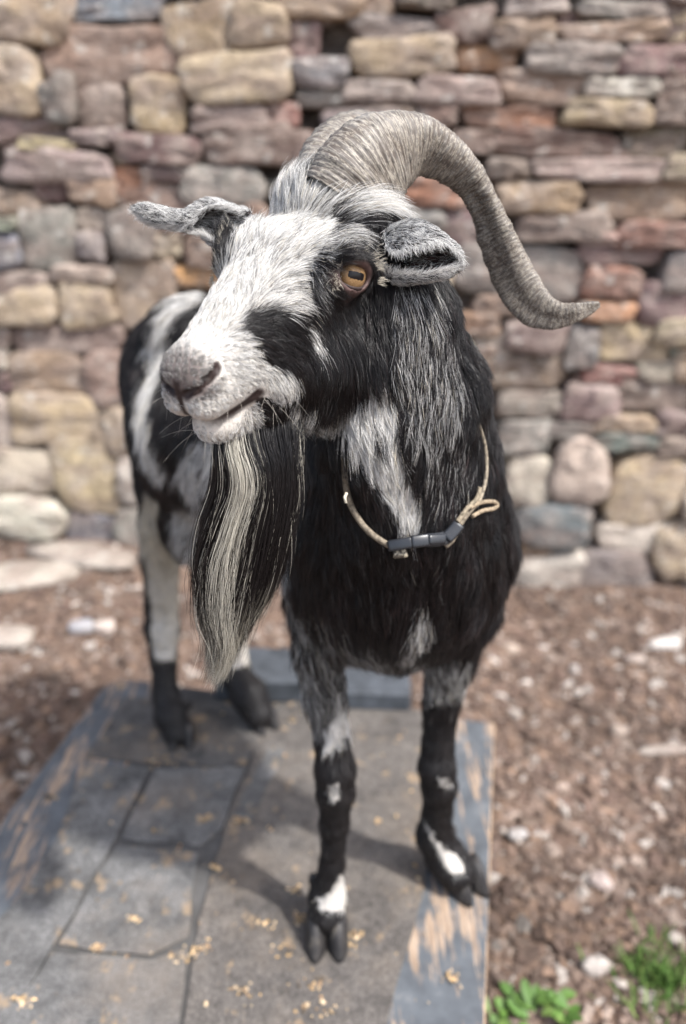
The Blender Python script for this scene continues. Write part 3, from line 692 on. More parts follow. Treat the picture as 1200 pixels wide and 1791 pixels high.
# ------------------------------------------------------------------ hair
def add_hair(name, pts, cols, rad, parent, seg):         # pts (n, seg, 3)
    n = len(pts); hc = bpy.data.hair_curves.new(name); hc.add_curves([seg] * n)
    base = np.array(goat.location)
    hc.attributes['position'].data.foreach_set('vector', (pts.reshape(-1, 3) - base).astype(np.float32).ravel())
    ra = hc.attributes.get('radius') or hc.attributes.new('radius', 'FLOAT', 'POINT')
    ra.data.foreach_set('value', rad.astype(np.float32).ravel())
    ca = hc.attributes.new('Col', 'FLOAT_COLOR', 'POINT'); c4 = np.ones((n * seg, 4), np.float32); c4[:, :3] = cols.reshape(-1, 3); ca.data.foreach_set('color', c4.ravel())
    hc.materials.append(HAIR)
    o = bpy.data.objects.new(name, hc); link(o, parent); o['kind'] = 'stuff'; return o
FLOW = {
 'head': [(300, 660, .1, -1), (340, 600, .3, -1), (380, 560, .3, -.9), (420, 520, .2, -1), (450, 620, .95, .35), (430, 600, 1, -.1), (500, 560, 1, .3), (480, 530, .9, -.4), (440, 480, .1, -1), (500, 440, .45, -.9), (420, 420, -.2, -1), (450, 380, -.3, -1), (560, 400, .7, -.8), (530, 330, .0, -1), (580, 320, .4, -1), (620, 350, 1, -.5), (660, 370, 1, .1), (600, 430, .8, .1), (560, 470, .3, .9), (640, 450, .8, .5), (560, 560, .5, .9), (620, 560, .5, .9), (480, 680, .7, .8), (600, 650, .35, 1), (660, 600, .3, 1), (340, 740, .5, .6), (400, 750, .3, 1), (520, 700, .3, 1), (690, 520, .2, 1), (330, 700, .8, .4), (400, 660, .9, .2), (560, 700, .1, 1)],
 'neck': [(700, 520, .15, 1), (780, 650, .12, 1), (700, 700, 0, 1), (620, 740, .25, 1), (720, 850, 0, 1), (650, 820, .3, 1), (830, 800, .05, 1)],
 'chest': [(560, 900, -.1, 1), (700, 1000, 0, 1), (850, 950, .1, 1), (620, 1100, .1, 1), (820, 1080, -.1, 1), (720, 1120, -.05, 1)],
 'body': [(380, 500, -.9, .4), (280, 560, -.5, .9), (260, 700, -.05, 1), (350, 800, -.6, .8), (330, 940, -.5, .8), (500, 950, -.1, 1)],
 'legF': [(560, 1150, .25, 1), (580, 1350, 0, 1), (580, 1550, 0, 1), (780, 1200, 0, 1), (770, 1450, .1, 1)],
 'legH': [(300, 800, -.3, 1), (285, 1000, 0, 1), (290, 1200, .05, 1), (410, 1100, 0, 1), (430, 1220, .3, .8)],
 'tail': [(260, 800, 0, 1)]}
def flow(P, N, lab):
    u, v, z = proj(P); d2 = np.zeros((len(P), 2))
    for i, L in enumerate(LABS):
        m = lab == i
        if not m.any(): continue
        A = np.array(FLOW[L], float); w_ = 1 / (((u[m, None] - A[:, 0]) ** 2 + (v[m, None] - A[:, 1]) ** 2) + 150.) ** 1.5
        n_ = A[:, 2:] / np.linalg.norm(A[:, 2:], axis=1)[:, None]; d2[m] = (w_ @ n_) / w_.sum(1)[:, None]
    d = d2[:, :1] * CR + d2[:, 1:] * CD
    d += .15 * CF
    d -= N * (d * N).sum(1)[:, None]
    return d / (np.linalg.norm(d, axis=1)[:, None] + 1e-9)
def sample(V, F, N, dens, n_tot):
    area = np.linalg.norm(np.cross(V[F[:, 2]] - V[F[:, 0]], V[F[:, 3]] - V[F[:, 1]]), axis=1) * .5
    wgt = area * dens[F].mean(1); pf_ = wgt / wgt.sum(); fi = RNG.choice(len(F), n_tot, p=pf_)
    a, b = RNG.random(n_tot), RNG.random(n_tot); q = F[fi]
    W = np.stack([(1 - a) * (1 - b), a * (1 - b), a * b, (1 - a) * b], 1)
    P = (V[q] * W[..., None]).sum(1); Nn = (N[q] * W[..., None]).sum(1); Nn /= np.linalg.norm(Nn, axis=1)[:, None]
    return P, Nn, q[np.arange(n_tot), W.argmax(1)]
def grow(P, N, T, L, lift, droop, wav, clump, seg, cl_size=.010):
    n = len(P); L = L[:, None]
    # neighbouring hairs share a tuft: pull the tips together
    key = np.floor((P + .35 * cl_size * np.stack([vnoise(P, 120, 5), vnoise(P, 120, 6), vnoise(P, 120, 7)], 1)) / cl_size).astype(np.int64)
    hsh = (key[:, 0] * 73856093) ^ (key[:, 1] * 19349663) ^ (key[:, 2] * 83492791); _, inv = np.unique(hsh, return_inverse=True)
    cen = np.stack([np.bincount(inv, P[:, k]) for k in range(3)], 1) / np.bincount(inv)[:, None]
    r1 = np.random.default_rng(5).normal(0, 1, (len(cen), 3)); off = (cen[inv] - P); off -= N * (off * N).sum(1)[:, None]
    S = np.cross(N, T); rt = (r1[inv] * .5 + RNG.normal(0, 1, (n, 3)) * .5)
    bend = (vnoise(P, 45, 9) * wav)[:, None] * S + S * (rt[:, :1] * wav * .8)
    out = np.zeros((n, seg, 3)); out[:, 0] = P - N * .0006; cur = out[:, 0].copy()
    lf = (lift * (1 + .35 * rt[:, 1]))[:, None] if np.ndim(lift) else lift * (1 + .35 * rt[:, 1:2])
    for k in range(1, seg):
        s = k / (seg - 1)
        d = T + N * lf * (1.35 - 1.3 * s) + bend * (.4 + s) + np.array([0, 0, -1.]) * droop * s
        d /= np.linalg.norm(d, axis=1)[:, None]
        cur = cur + d * L / (seg - 1) + off * clump * (1 / (seg - 1)); out[:, k] = cur
    return out
E = EYES
def lengths(P, lab):
    L = np.zeros(len(P)); q = toH(P); y = q[:, 1]; z = q[:, 2]
    Lh = np.interp(y, [-.12, -.03, .03, .08, .12, .15, .175, .2], [.040, .038, .030, .019, .012, .006, .0042, .0034])
    Lh = np.where((z > .0) & (y < .06), Lh * 1.15, Lh)
    ed = np.minimum(*[np.linalg.norm(P - E[s], axis=1) for s in (-1, 1)])
    Lh = Lh * np.interp(ed, [.017, .030, .050], [.20, .38, 1])
    qa = np.stack([np.abs(q[:, 0]), y, z], 1)
    for a, b in zip(MOUTH, MOUTH[1:]):
        a = np.array(a); b = np.array(b); ab = b - a; t_ = np.clip(((qa - a) @ ab) / (ab @ ab), 0, 1)
        Lh = Lh * np.interp(np.linalg.norm(qa - a - t_[:, None] * ab, axis=1), [.008, .022], [.42, 1])
    for i, Ln in enumerate(LABS):
        m = lab == i
        L[m] = {'head': Lh[m], 'neck': .030, 'chest': .034, 'body': .030, 'legF': .012, 'legH': .013, 'tail': .03}[Ln]
    u, v, zz = proj(P)
    m = (lab == 1) | (lab == 2); wt = whiteness(P, lab) > .9; L[m & wt] = .026
    m = lab == 4; L[m] = np.interp(P[m, 2], [.0, .05, .32, .42, .5], [.006, .009, .010, .022, .030])
    m = lab == 5; L[m] = np.interp(P[m, 2], [.0, .05, .35, .5], [.006, .009, .012, .028])
    return L
def fur(name, labs, n, seg, rad, densf=None, clump=.35, csz=.010):
    dv = np.isin(GL, labs).astype(float)
    if densf is not None: dv *= densf
    P, N, vi = sample(GV, GF, GN, dv, n); lab = GL[vi]; keep = np.isin(lab, labs)
    if 0 in labs:
        no_, lp_, ey_ = nose_mask(P); keep &= ~((lab == 0) & ((RNG.random(n) < lp_ * 2.5) | (RNG.random(n) < ey_ * 1.5)))
    P, N, lab = P[keep], N[keep], lab[keep]; n = len(P)
    T = flow(P, N, lab); L = lengths(P, lab) * RNG.uniform(.65, 1.2, n)
    lift = np.interp(L, [.003, .02], [.50, .34]) * (1 + .5 * vnoise(P, 130, 12))
    pts = grow(P, N, T, L, lift, np.interp(L, [.01, .035], [.0, .35])[:, None], .30, clump, seg, csz)
    w = whiteness(P, lab, 3.0); tuft = vnoise(P, 160, 3) * .18
    wh = RNG.random(n) < np.clip(w + tuft * (w > .1) * (w < .9), 0, 1)
    cw = WHITE * RNG.uniform(.50, 1.10, (n, 1)) * np.array([1, 1, 1]) ; cb = BLACK * RNG.uniform(.6, 1.9, (n, 1)) * (1 + (RNG.random((n, 1)) < .12) * np.array([1.6, 1.0, .8]))
    warm = (RNG.random(n) < .10)[:, None]; cw = np.where(warm, cw * np.array([1, .93, .80]), cw)
    cb = cb * (1 + np.where((lab > 0) & (lab < 4), 2.6, .6) * np.clip(vnoise(P, 70, 21) + .4 * RNG.normal(0, 1, n) - .25, 0, 2))[:, None]; cb = cb + np.where((lab > 0) & (lab < 4), .07, .03)[:, None] * np.array([1, .97, .96]) * (np.clip(vnoise(P, 55, 33) * .8 + .75 * RNG.normal(0, 1, n) - 1.0, 0, 1.6))[:, None]; cw = np.where((w < .06)[:, None], cw * .22, cw); cw = np.where(((w >= .06) & (w < .5))[:, None], cw * .72, cw)  # some black hairs lightened: sheen and glints painted into the coat colour
    c = np.where(wh[:, None], cw, cb)
    if 0 in labs:
        no_, lp_, ey_ = nose_mask(P); nn = (lab == 0) & (RNG.random(n) < no_ * .85); c[nn] = c[nn] * .22 + np.array([.07, .058, .052])
    # warm tan cast on the white of the hind leg
    hl = (lab == 5) & wh; c[hl] *= np.array([.92, .86, .74])
    cols = np.repeat(c[:, None, :], seg, 1)
    root = np.linspace(0, 1, seg)[None, :, None]; cols = cols * (.46 + .54 * np.minimum(root * 1.6, 1))  # darker roots: shade between the strands painted into the hair colour
    rr = (rad * RNG.uniform(.7, 1.2, (n, 1))) * np.interp(np.linspace(0, 1, seg), [0, .5, 1], [1, .85, .18])[None]
    rr = rr * np.interp(L, [.002, .01, .03], [.8, 1, 1.15])[:, None]
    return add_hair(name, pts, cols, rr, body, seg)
bw = np.interp((GV - CAM) @ CF, [.6, 1.0, 1.6], [1.6, 1.0, .7])
fac = (GN * (CAM - GV)).sum(1) > -.12
densh = np.where(fac, 1., .35)
hy = toH(GV)[:, 1]
fur('fur', [0], 125000, 7, .000115, densh * np.interp(hy, [.0, .1, .15, .19], [1, 1.3, 2.4, 3.6]), .55, .0065)
fur('fur', [1, 2], 110000, 7, .00018, densh, .65, .013)
fur('fur', [3, 4, 5, 6], 90000, 6, .00026, densh * bw, .5)
# pale lashes and rim hairs round the near eye, whiskers
def vn1(x): return math.sin(x) * .5 + math.sin(x * 2.7 + 1) * .5
def rim():
    P, T, L, C_ = [], [], [], []
    for s in (-1, 1):
        o, a, w_ = eye_frame(s)
        up = w_ if (w_ @ (HM @ np.array([0, 0, 1.]))) > 0 else -w_
        for i in range(520):
            th = RNG.uniform(-.9, math.pi + .2); r = 1.32 + abs(RNG.normal(0, .55)) * (1 if math.sin(th) > .2 else .6)
            if vn1(th * 5.0) > .25: continue
            d = a * math.cos(th) * .0150 * r + up * math.sin(th) * .0122 * r
            P.append(E[s] + o * (.0200 - .0048 * (r - 1) ** 1.2) + d); T.append(d / np.linalg.norm(d) * .8 + .28 * RNG.normal(0, 1, 3) + o * .55 - a * .5); L.append(RNG.uniform(.003, .0068)); C_.append(np.array([.66, .60, .49]) * RNG.uniform(.3, 1.1))
    P = np.array(P); T = np.array(T); T /= np.linalg.norm(T, axis=1)[:, None]; L = np.array(L)[:, None]; C_ = np.array(C_)
    pts = np.stack([P + T * L * k / 3 for k in range(4)], 1); rr = np.tile(np.array([.00013, .00012, .00009, .00003]), (len(P), 1))
    add_hair('eyelashes', pts, np.repeat(C_[:, None], 4, 1), rr, body, 4)
rim()
def whiskers():
    n = 60; P, N, vi = sample(GV, GF, GN, ((GL == 0) & (hy > .10) & (toH(GV)[:, 2] < -.03)).astype(float), n)
    T = N + RNG.normal(0, .45, (n, 3)) + np.array([0, 0, -.3]); T /= np.linalg.norm(T, axis=1)[:, None]; L = RNG.uniform(.012, .035, (n, 1))
    k = np.linspace(0, 1, 6); pts = P[:, None] + T[:, None] * L[:, None] * k[None, :, None] + np.array([0, 0, -1.]) * (k ** 2)[None, :, None] * L[:, None] * .3
    add_hair('whiskers', pts, np.tile(np.array([.5, .46, .40]), (n, 6, 1)), np.tile(np.linspace(.00012, .00003, 6), (n, 1)), body, 6)
whiskers()
# ------------------------------------------------------------------ eyes
t = NT('eyeball'); tc = t.tex(); sx = t.n('ShaderNodeSeparateXYZ'); t.l(tc, sx.inputs[0])   # local: z out, x along the slit, y up
X, Y, Z = sx.outputs
rr_ = t.math('SQRT', t.math('ADD', t.math('MULTIPLY', X, X), t.math('MULTIPLY', Y, Y)))
iris = t.ramp(t.noise(900, 4, .6, None, (1, 1, .2)), [(.3, (.17, .10, .045)), (.6, (.30, .185, .09)), (.8, (.46, .32, .19))])
ring = t.ramp(t.math('DIVIDE', rr_, .0145), [(.0, G3(.85)), (.60, G3(1)), (.86, G3(.6)), (.97, G3(.12)), (1., G3(.05))])
c = t.mix(1.0, iris, ring, 'MULTIPLY')
wob = t.math('MULTIPLY', t.math('SUBTRACT', t.noise(500, 3), .5), .0032)
px_ = t.math('POWER', t.math('DIVIDE', t.math('ABSOLUTE', X), .0082), 4.); py_ = t.math('POWER', t.math('DIVIDE', t.math('ABSOLUTE', t.math('ADD', Y, wob)), .0033), 4.)
pup = t.math('LESS_THAN', t.math('ADD', px_, py_), 1.0)
c = t.mix(pup, c, (.006, .005, .006))
EYE = t.base(c, .28, .2); t.b.inputs['Coat Weight'].default_value = .10; t.b.inputs['Coat Roughness'].default_value = .02
for s in (1, -1):
    o, a, w_ = eye_frame(s); up = w_ if (w_ @ (HM @ np.array([0, 0, 1.]))) > 0 else -w_
    M = Matrix(np.stack([np.cross(up, o), up, o], 1).tolist())
    bm = bmesh.new(); bmesh.ops.create_uvsphere(bm, u_segments=48, v_segments=32, radius=.0165)
    me = bpy.data.meshes.new('eye'); bm.to_mesh(me); bm.free(); me.polygons.foreach_set('use_smooth', [True] * len(me.polygons)); me.materials.append(EYE)
    e = bpy.data.objects.new('eye', me); link(e, goat); e.matrix_local = Matrix.Translation(Vector(EYES[s] - np.array(goat.location))) @ M.to_4x4()
    # eyelid: a fleshy ring that hugs the ball
    V = []; F = []; NU, NV = 56, 10
    for i in range(NU):
        th = 2 * math.pi * i / NU; cth, sth = math.cos(th), math.sin(th)
        ex, eyy = .0160, .0098
        xx = math.copysign(abs(cth) ** .95, cth) * ex; yy = math.copysign(abs(sth) ** 1.1, sth) * eyy
        rad_ = .0017 if sth > 0 else .0012
        dvec = np.array([xx, yy]); dn = dvec / (np.linalg.norm(dvec) + 1e-9)
        zc = math.sqrt(max(.0165 ** 2 - xx * xx - yy * yy, 0)) + .0003
        for j in range(NV):
            ph = 2 * math.pi * j / NV; rad2 = math.cos(ph) * rad_ * 1.5 + rad_ * .9; zz = math.sin(ph) * rad_ + zc
            V.append([xx + dn[0] * rad2, yy + dn[1] * rad2, zz - max(rad2, 0) * .35])
    for i in range(NU):
        for j in range(NV): F.append((i * NV + j, ((i + 1) % NU) * NV + j, ((i + 1) % NU) * NV + (j + 1) % NV, i * NV + (j + 1) % NV))
    V = np.array(V) @ np.array(M).T + EYES[s]
    l = mesh('eyelid', V, F, SKIN, goat); col_attr(l.data, np.tile(np.array([.030, .018, .016]), (len(V), 1)))
# ------------------------------------------------------------------ horns
def spline(pts, n):
    pts = np.array(pts, float); d = np.r_[0, np.cumsum(np.linalg.norm(np.diff(pts[:, :3], axis=0), axis=1))]; s = np.linspace(0, d[-1], n)
    out = np.zeros((n, pts.shape[1])); m = np.zeros_like(pts)
    m[1:-1] = (pts[2:] - pts[:-2]) / (d[2:] - d[:-2])[:, None]; m[0] = (pts[1] - pts[0]) / (d[1] - d[0]); m[-1] = (pts[-1] - pts[-2]) / (d[-1] - d[-2])
    for i, x in enumerate(s):
        k = min(max(np.searchsorted(d, x) - 1, 0), len(d) - 2); hh = d[k + 1] - d[k]; t_ = (x - d[k]) / hh
        out[i] = (2 * t_**3 - 3 * t_**2 + 1) * pts[k] + (t_**3 - 2 * t_**2 + t_) * hh * m[k] + (-2 * t_**3 + 3 * t_**2) * pts[k + 1] + (t_**3 - t_**2) * hh * m[k + 1]
    return out, s / d[-1]
def horn(path, seed):
    # path rows: u, v, camera depth, half width (px, across the path in the picture), thickness ratio, twist (deg), dark side
    pts = []
    for (u, v, z, hw, th, tw) in path: p = PZ(u, v, z); pts.append([*p, hw * z / FPX, th, tw])
    n, m = 420, 72; S, s = spline(pts, n); V = []; F = []; dark = []
    c = S[:, :3]; T = np.gradient(c, axis=0); T /= np.linalg.norm(T, axis=1)[:, None]
    L_ = np.linalg.norm(np.diff(c, axis=0), axis=1).sum()
    for i in range(n):
        view = c[i] - CAM; view /= np.linalg.norm(view)
        A = np.cross(T[i], view); A /= np.linalg.norm(A); B = np.cross(T[i], A)   # A across the picture, B towards/away
        tw = R(S[i, 5])
        rings = math.sin(s[i] * L_ / .0052 * 2 * math.pi + 1.6 * math.sin(s[i] * 31)) ; fine = math.sin(s[i] * L_ / .0026 * 2 * math.pi + 4 * math.sin(s[i] * 57))
        big = math.sin(s[i] * L_ / .021 * 2 * math.pi + .8 * math.sin(s[i] * 13))
        for j in range(m):
            ph = 2 * math.pi * j / m; q = ph + tw
            k3 = float(np.interp(s[i], [0, .2, .5, .9, 1], [.04, .09, .19, .19, .1])); r = 1 + k3 * math.cos(3 * (ph - R(62))) + .04 * math.cos(2 * q + .6)
            r += .16 * max(mnoise.noise(Vector((s[i] * 22, seed, 3))), 0) * max(math.cos(ph - math.pi), 0) ** 3 * (.5 < s[i] < .93)
            amp = 1 - .75 * s[i]
            nz = mnoise.noise(Vector((math.cos(ph) * 1.4 + seed, math.sin(ph) * 1.4, s[i] * 14))); nf = mnoise.noise(Vector((math.cos(ph) * 6 + seed, math.sin(ph) * 6, s[i] * 90)))
            ph2 = 1 if True else 0
            dsp = (.00034 * rings * (1 + 3 * nf) + .00014 * fine * (1 + 3 * nf) + .0009 * big * (.5 + 1.5 * nz)) * amp + .0011 * nz * (.4 + .6 * s[i]) + .0003 * nf
            rr = S[i, 3] * r
            V.append(c[i] + A * math.cos(ph) * (rr + dsp) + B * math.sin(ph) * (rr * S[i, 4] + dsp))
            dark.append(np.clip(.52 + .16 * rings * (1 + 2 * nf) + .20 * fine * (1 + 2 * nz) + .55 * nf + .4 * nz + .25 * (1 - s[i]), 0, 1))
    for i in range(n - 1):
        for j in range(m): F.append((i * m + j, i * m + (j + 1) % m, (i + 1) * m + (j + 1) % m, (i + 1) * m + j))
    V.append(c[-1] + T[-1] * .001); dark.append(.3)
    for j in range(m): F.append(((n - 1) * m + j, (n - 1) * m + (j + 1) % m, n * m))
    o = mesh('horn', V, F, HORN, goat); col_attr(o.data, np.repeat(np.array(dark)[:, None], 3, 1))
    ha = o.data.attributes.new('HornUV', 'FLOAT_VECTOR', 'POINT'); uvv = np.zeros((len(V), 3), np.float32); ss = np.repeat(s, m); pp = np.tile(2 * np.pi * np.arange(m) / m, n)
    uvv[:n * m] = np.stack([ss * L_ / .42, np.cos(pp) * .5, np.sin(pp) * .5], 1); ha.data.foreach_set('vector', uvv.ravel()); return o
horn([(588, 352, .752, 66, .66, 0), (616, 310, .752, 74, .66, 0), (652, 278, .756, 76, .66, 5), (694, 256, .764, 63, .66, 10), (738, 251, .774, 50, .62, 20), (784, 274, .787, 39, .68, 35),
      (822, 310, .802, 31, .80, 50), (848, 352, .815, 26, .95, 70), (866, 395, .825, 30, .95, 85), (888, 448, .830, 34, .80, 95), (912, 498, .830, 36, .55, 100), (940, 534, .825, 33, .42, 100),
      (972, 547, .818, 24, .34, 100), (1006, 545, .812, 17, .34, 100), (1030, 538, .81, 12, .36, 100), (1048, 532, .808, 5, .45, 100)], 1.)
horn([(560, 350, .800, 48, .7, 0), (566, 302, .805, 51, .7, 0), (584, 270, .815, 52, .7, 0), (616, 251, .845, 53, .8, 10), (648, 255, .90, 52, .9, 30), (668, 280, .95, 46, .9, 50), (672, 325, .98, 34, .9, 60),
      (664, 370, 1.0, 26, .9, 70), (655, 415, 1.0, 16, .8, 80), (648, 445, 1.0, 5, .8, 80)], 7.)
# ------------------------------------------------------------------ ears
def ear(secs, axis_px, seed, labn):
    # secs rows: u, v, depth, up radius px, forward radius px, start angle, end angle (deg, measured in the section plane; 0 = towards the camera, 90 = up)
    rows = []
    for r in secs: rows.append([*PZ(r[0], r[1], r[2]), r[3] * r[2] / FPX, r[4] * r[2] / FPX, r[5], r[6]])
    n, m = 34, 30; S, s = spline(rows, n); c = S[:, :3]; T = np.gradient(c, axis=0); T /= np.linalg.norm(T, axis=1)[:, None]
    Vo = np.zeros((n, m, 3)); Vi = np.zeros((n, m, 3))
    for i in range(n):
        B = -CF - T[i] * (-CF @ T[i]); B /= np.linalg.norm(B); U = -CD - T[i] * (-CD @ T[i]); U -= B * (U @ B); U /= np.linalg.norm(U)
        thick = .0021 * (1 - .55 * s[i])
        for j in range(m):
            q = j / (m - 1); an = R(S[i, 5] + (S[i, 6] - S[i, 5]) * q); e = math.sin(math.pi * q) ** .35
            wob = 1 + .05 * mnoise.noise(Vector((s[i] * 3 + seed, q * 3, 0)))
            d = U * math.sin(an) * S[i, 3] + B * math.cos(an) * S[i, 4]; nn = d / (np.linalg.norm(d) + 1e-9)
            Vo[i, j] = c[i] + d * wob + nn * thick * e; Vi[i, j] = c[i] + d * wob - nn * thick * e * .9
    V = np.concatenate([Vo.reshape(-1, 3), Vi.reshape(-1, 3)]); K = n * m; Fo = []; Fi = []
    for i in range(n - 1):
        for j in range(m - 1):
            a = i * m + j; Fo.append((a, a + 1, a + m + 1, a + m)); Fi.append((K + a, K + a + m, K + a + m + 1, K + a + 1))
    Fe = []
    for i in range(n - 1):
        Fe.append((i * m, i * m + m, K + i * m + m, K + i * m)); a = i * m + m - 1; Fe.append((a, K + a, K + a + m, a + m))
    for j in range(m - 1):
        Fe.append((j, K + j, K + j + 1, j + 1)); a = (n - 1) * m + j; Fe.append((a, a + 1, K + a + 1, K + a))
    F = np.array(Fo + Fi + Fe)
    Nn, _ = vnormals(V, F)
    # make normals point outwards: outer sheet away from the section centre
    cc = np.concatenate([np.repeat(c, m, 0)] * 2); sg = np.sign(((V[:K] - cc[:K]) * Nn[:K]).sum(1).mean())
    if sg < 0: F = F[:, ::-1]; Nn = -Nn
    cols = np.concatenate([np.tile(BLACK * 2 + .02, (K, 1)), np.tile(np.array([.075, .038, .034]), (K, 1))])
    o = mesh('ear', V, F.tolist(), SKIN, goat); col_attr(o.data, cols)
    # hair: dense mottled outside, sparse inside, long pale fringe on the rim
    Tv = np.repeat(T, m, 0); Tv = np.concatenate([Tv, Tv]); inner = np.r_[np.zeros(K), np.ones(K)]
    for (dn, n_, ln, pw, rad_, lift) in ((1 - inner, 15000, (.006, .009), .62, .00012, .35), (inner, 6500, (.006, .014), .35, .00010, .8)):
        P, Nh, vi = sample(V, F, Nn, dn, n_); k = inner[vi] == (1 if pw == .35 else 0); P, Nh, vi = P[k], Nh[k], vi[k]
        Th = Tv[vi] + RNG.normal(0, .12, P.shape); Th -= Nh * (Th * Nh).sum(1)[:, None]; Th /= np.linalg.norm(Th, axis=1)[:, None] + 1e-9
        L = RNG.uniform(*ln, len(P)); pts = grow(P, Nh, Th, L, lift, 0., .35, .5, 5, .005)
        wv = np.clip(pw + vnoise(P, 200, seed) * .35, .05, .95); wh = RNG.random(len(P)) < wv
        cl = np.where(wh[:, None], WHITE * RNG.uniform(.7, 1.05, (len(P), 1)), BLACK * RNG.uniform(.8, 3, (len(P), 1)))
        add_hair('fur', pts, np.repeat(cl[:, None], 5, 1), rad_ * np.tile(np.array([1, 1, .85, .6, .2]), (len(P), 1)), o, 5)
    # rim fringe
    n_ = 1500; ii = RNG.integers(1, n, n_); jj = np.where(RNG.random(n_) < .5, 0, m - 1); P = Vo[ii, jj] + RNG.normal(0, .0012, (n_, 3))
    Dv = (Vo[ii, jj] - Vo[ii, np.where(jj == 0, 2, m - 3)]); Dv /= np.linalg.norm(Dv, axis=1)[:, None] + 1e-9
    Th = T[ii] * .8 + Dv * .8 + RNG.normal(0, .3, (n_, 3)); Th /= np.linalg.norm(Th, axis=1)[:, None]; L = RNG.uniform(.004, .010, (n_, 1, 1))
    k = np.linspace(0, 1, 5)[None, :, None]; pts = P[:, None] + Th[:, None] * L * k
    cl = WHITE * RNG.uniform(.5, 1.05, (n_, 1)); add_hair('fur', pts, np.repeat(cl[:, None], 5, 1), np.tile(np.array([.00012, .00012, .0001, .00006, .00003]), (n_, 1)), o, 5)
ear([(432, 402, .775, 30, 22, -60, -290), (400, 398, .78, 38, 26, -62, -300), (365, 384, .785, 33, 24, -75, -335), (325, 386, .785, 17, 18, -95, -400), (280, 380, .785, 16, 16, -100, -420), (255, 372, .785, 14, 14, -100, -420), (238, 366, .785, 5, 6, -100, -420)], None, 2., 'far')
ear([(676, 440, .735, 34, 30, -60, -300), (703, 440, .722, 52, 34, -62, -372), (735, 444, .712, 50, 34, -62, -362), (768, 452, .708, 38, 30, -58, -330), (792, 460, .706, 26, 20, -40, -315), (804, 466, .705, 8, 7, -30, -300)], None, 5., 'near')
# ------------------------------------------------------------------ beard
GUIDE = [(0., [(378, 768, .662), (383, 850, .660), (362, 920, .658), (345, 1000, .655), (352, 1060, .655), (368, 1130, .655), (363, 1205, .655)]),
         (.18, [(400, 772, .660), (422, 850, .657), (405, 920, .655), (380, 1000, .652), (372, 1080, .652), (385, 1140, .652), (366, 1212, .652)]),
         (.38, [(432, 764, .668), (455, 850, .662), (430, 940, .657), (412, 1030, .655), (402, 1100, .655), (390, 1160, .655), (370, 1206, .655)]),
         (.55, [(462, 752, .680), (484, 840, .672), (468, 940, .665), (440, 1040, .662), (418, 1110, .66), (404, 1150, .66), (392, 1178, .66)]),
         (.78, [(502, 738, .700), (513, 830, .690), (497, 930, .680), (462, 1030, .674), (425, 1095, .67), (412, 1130, .668), (402, 1150, .668)]),
         (1., [(538, 722, .725), (518, 800, .712), (496, 900, .700), (468, 990, .69), (438, 1050, .685), (425, 1085, .682), (415, 1105, .68)])]
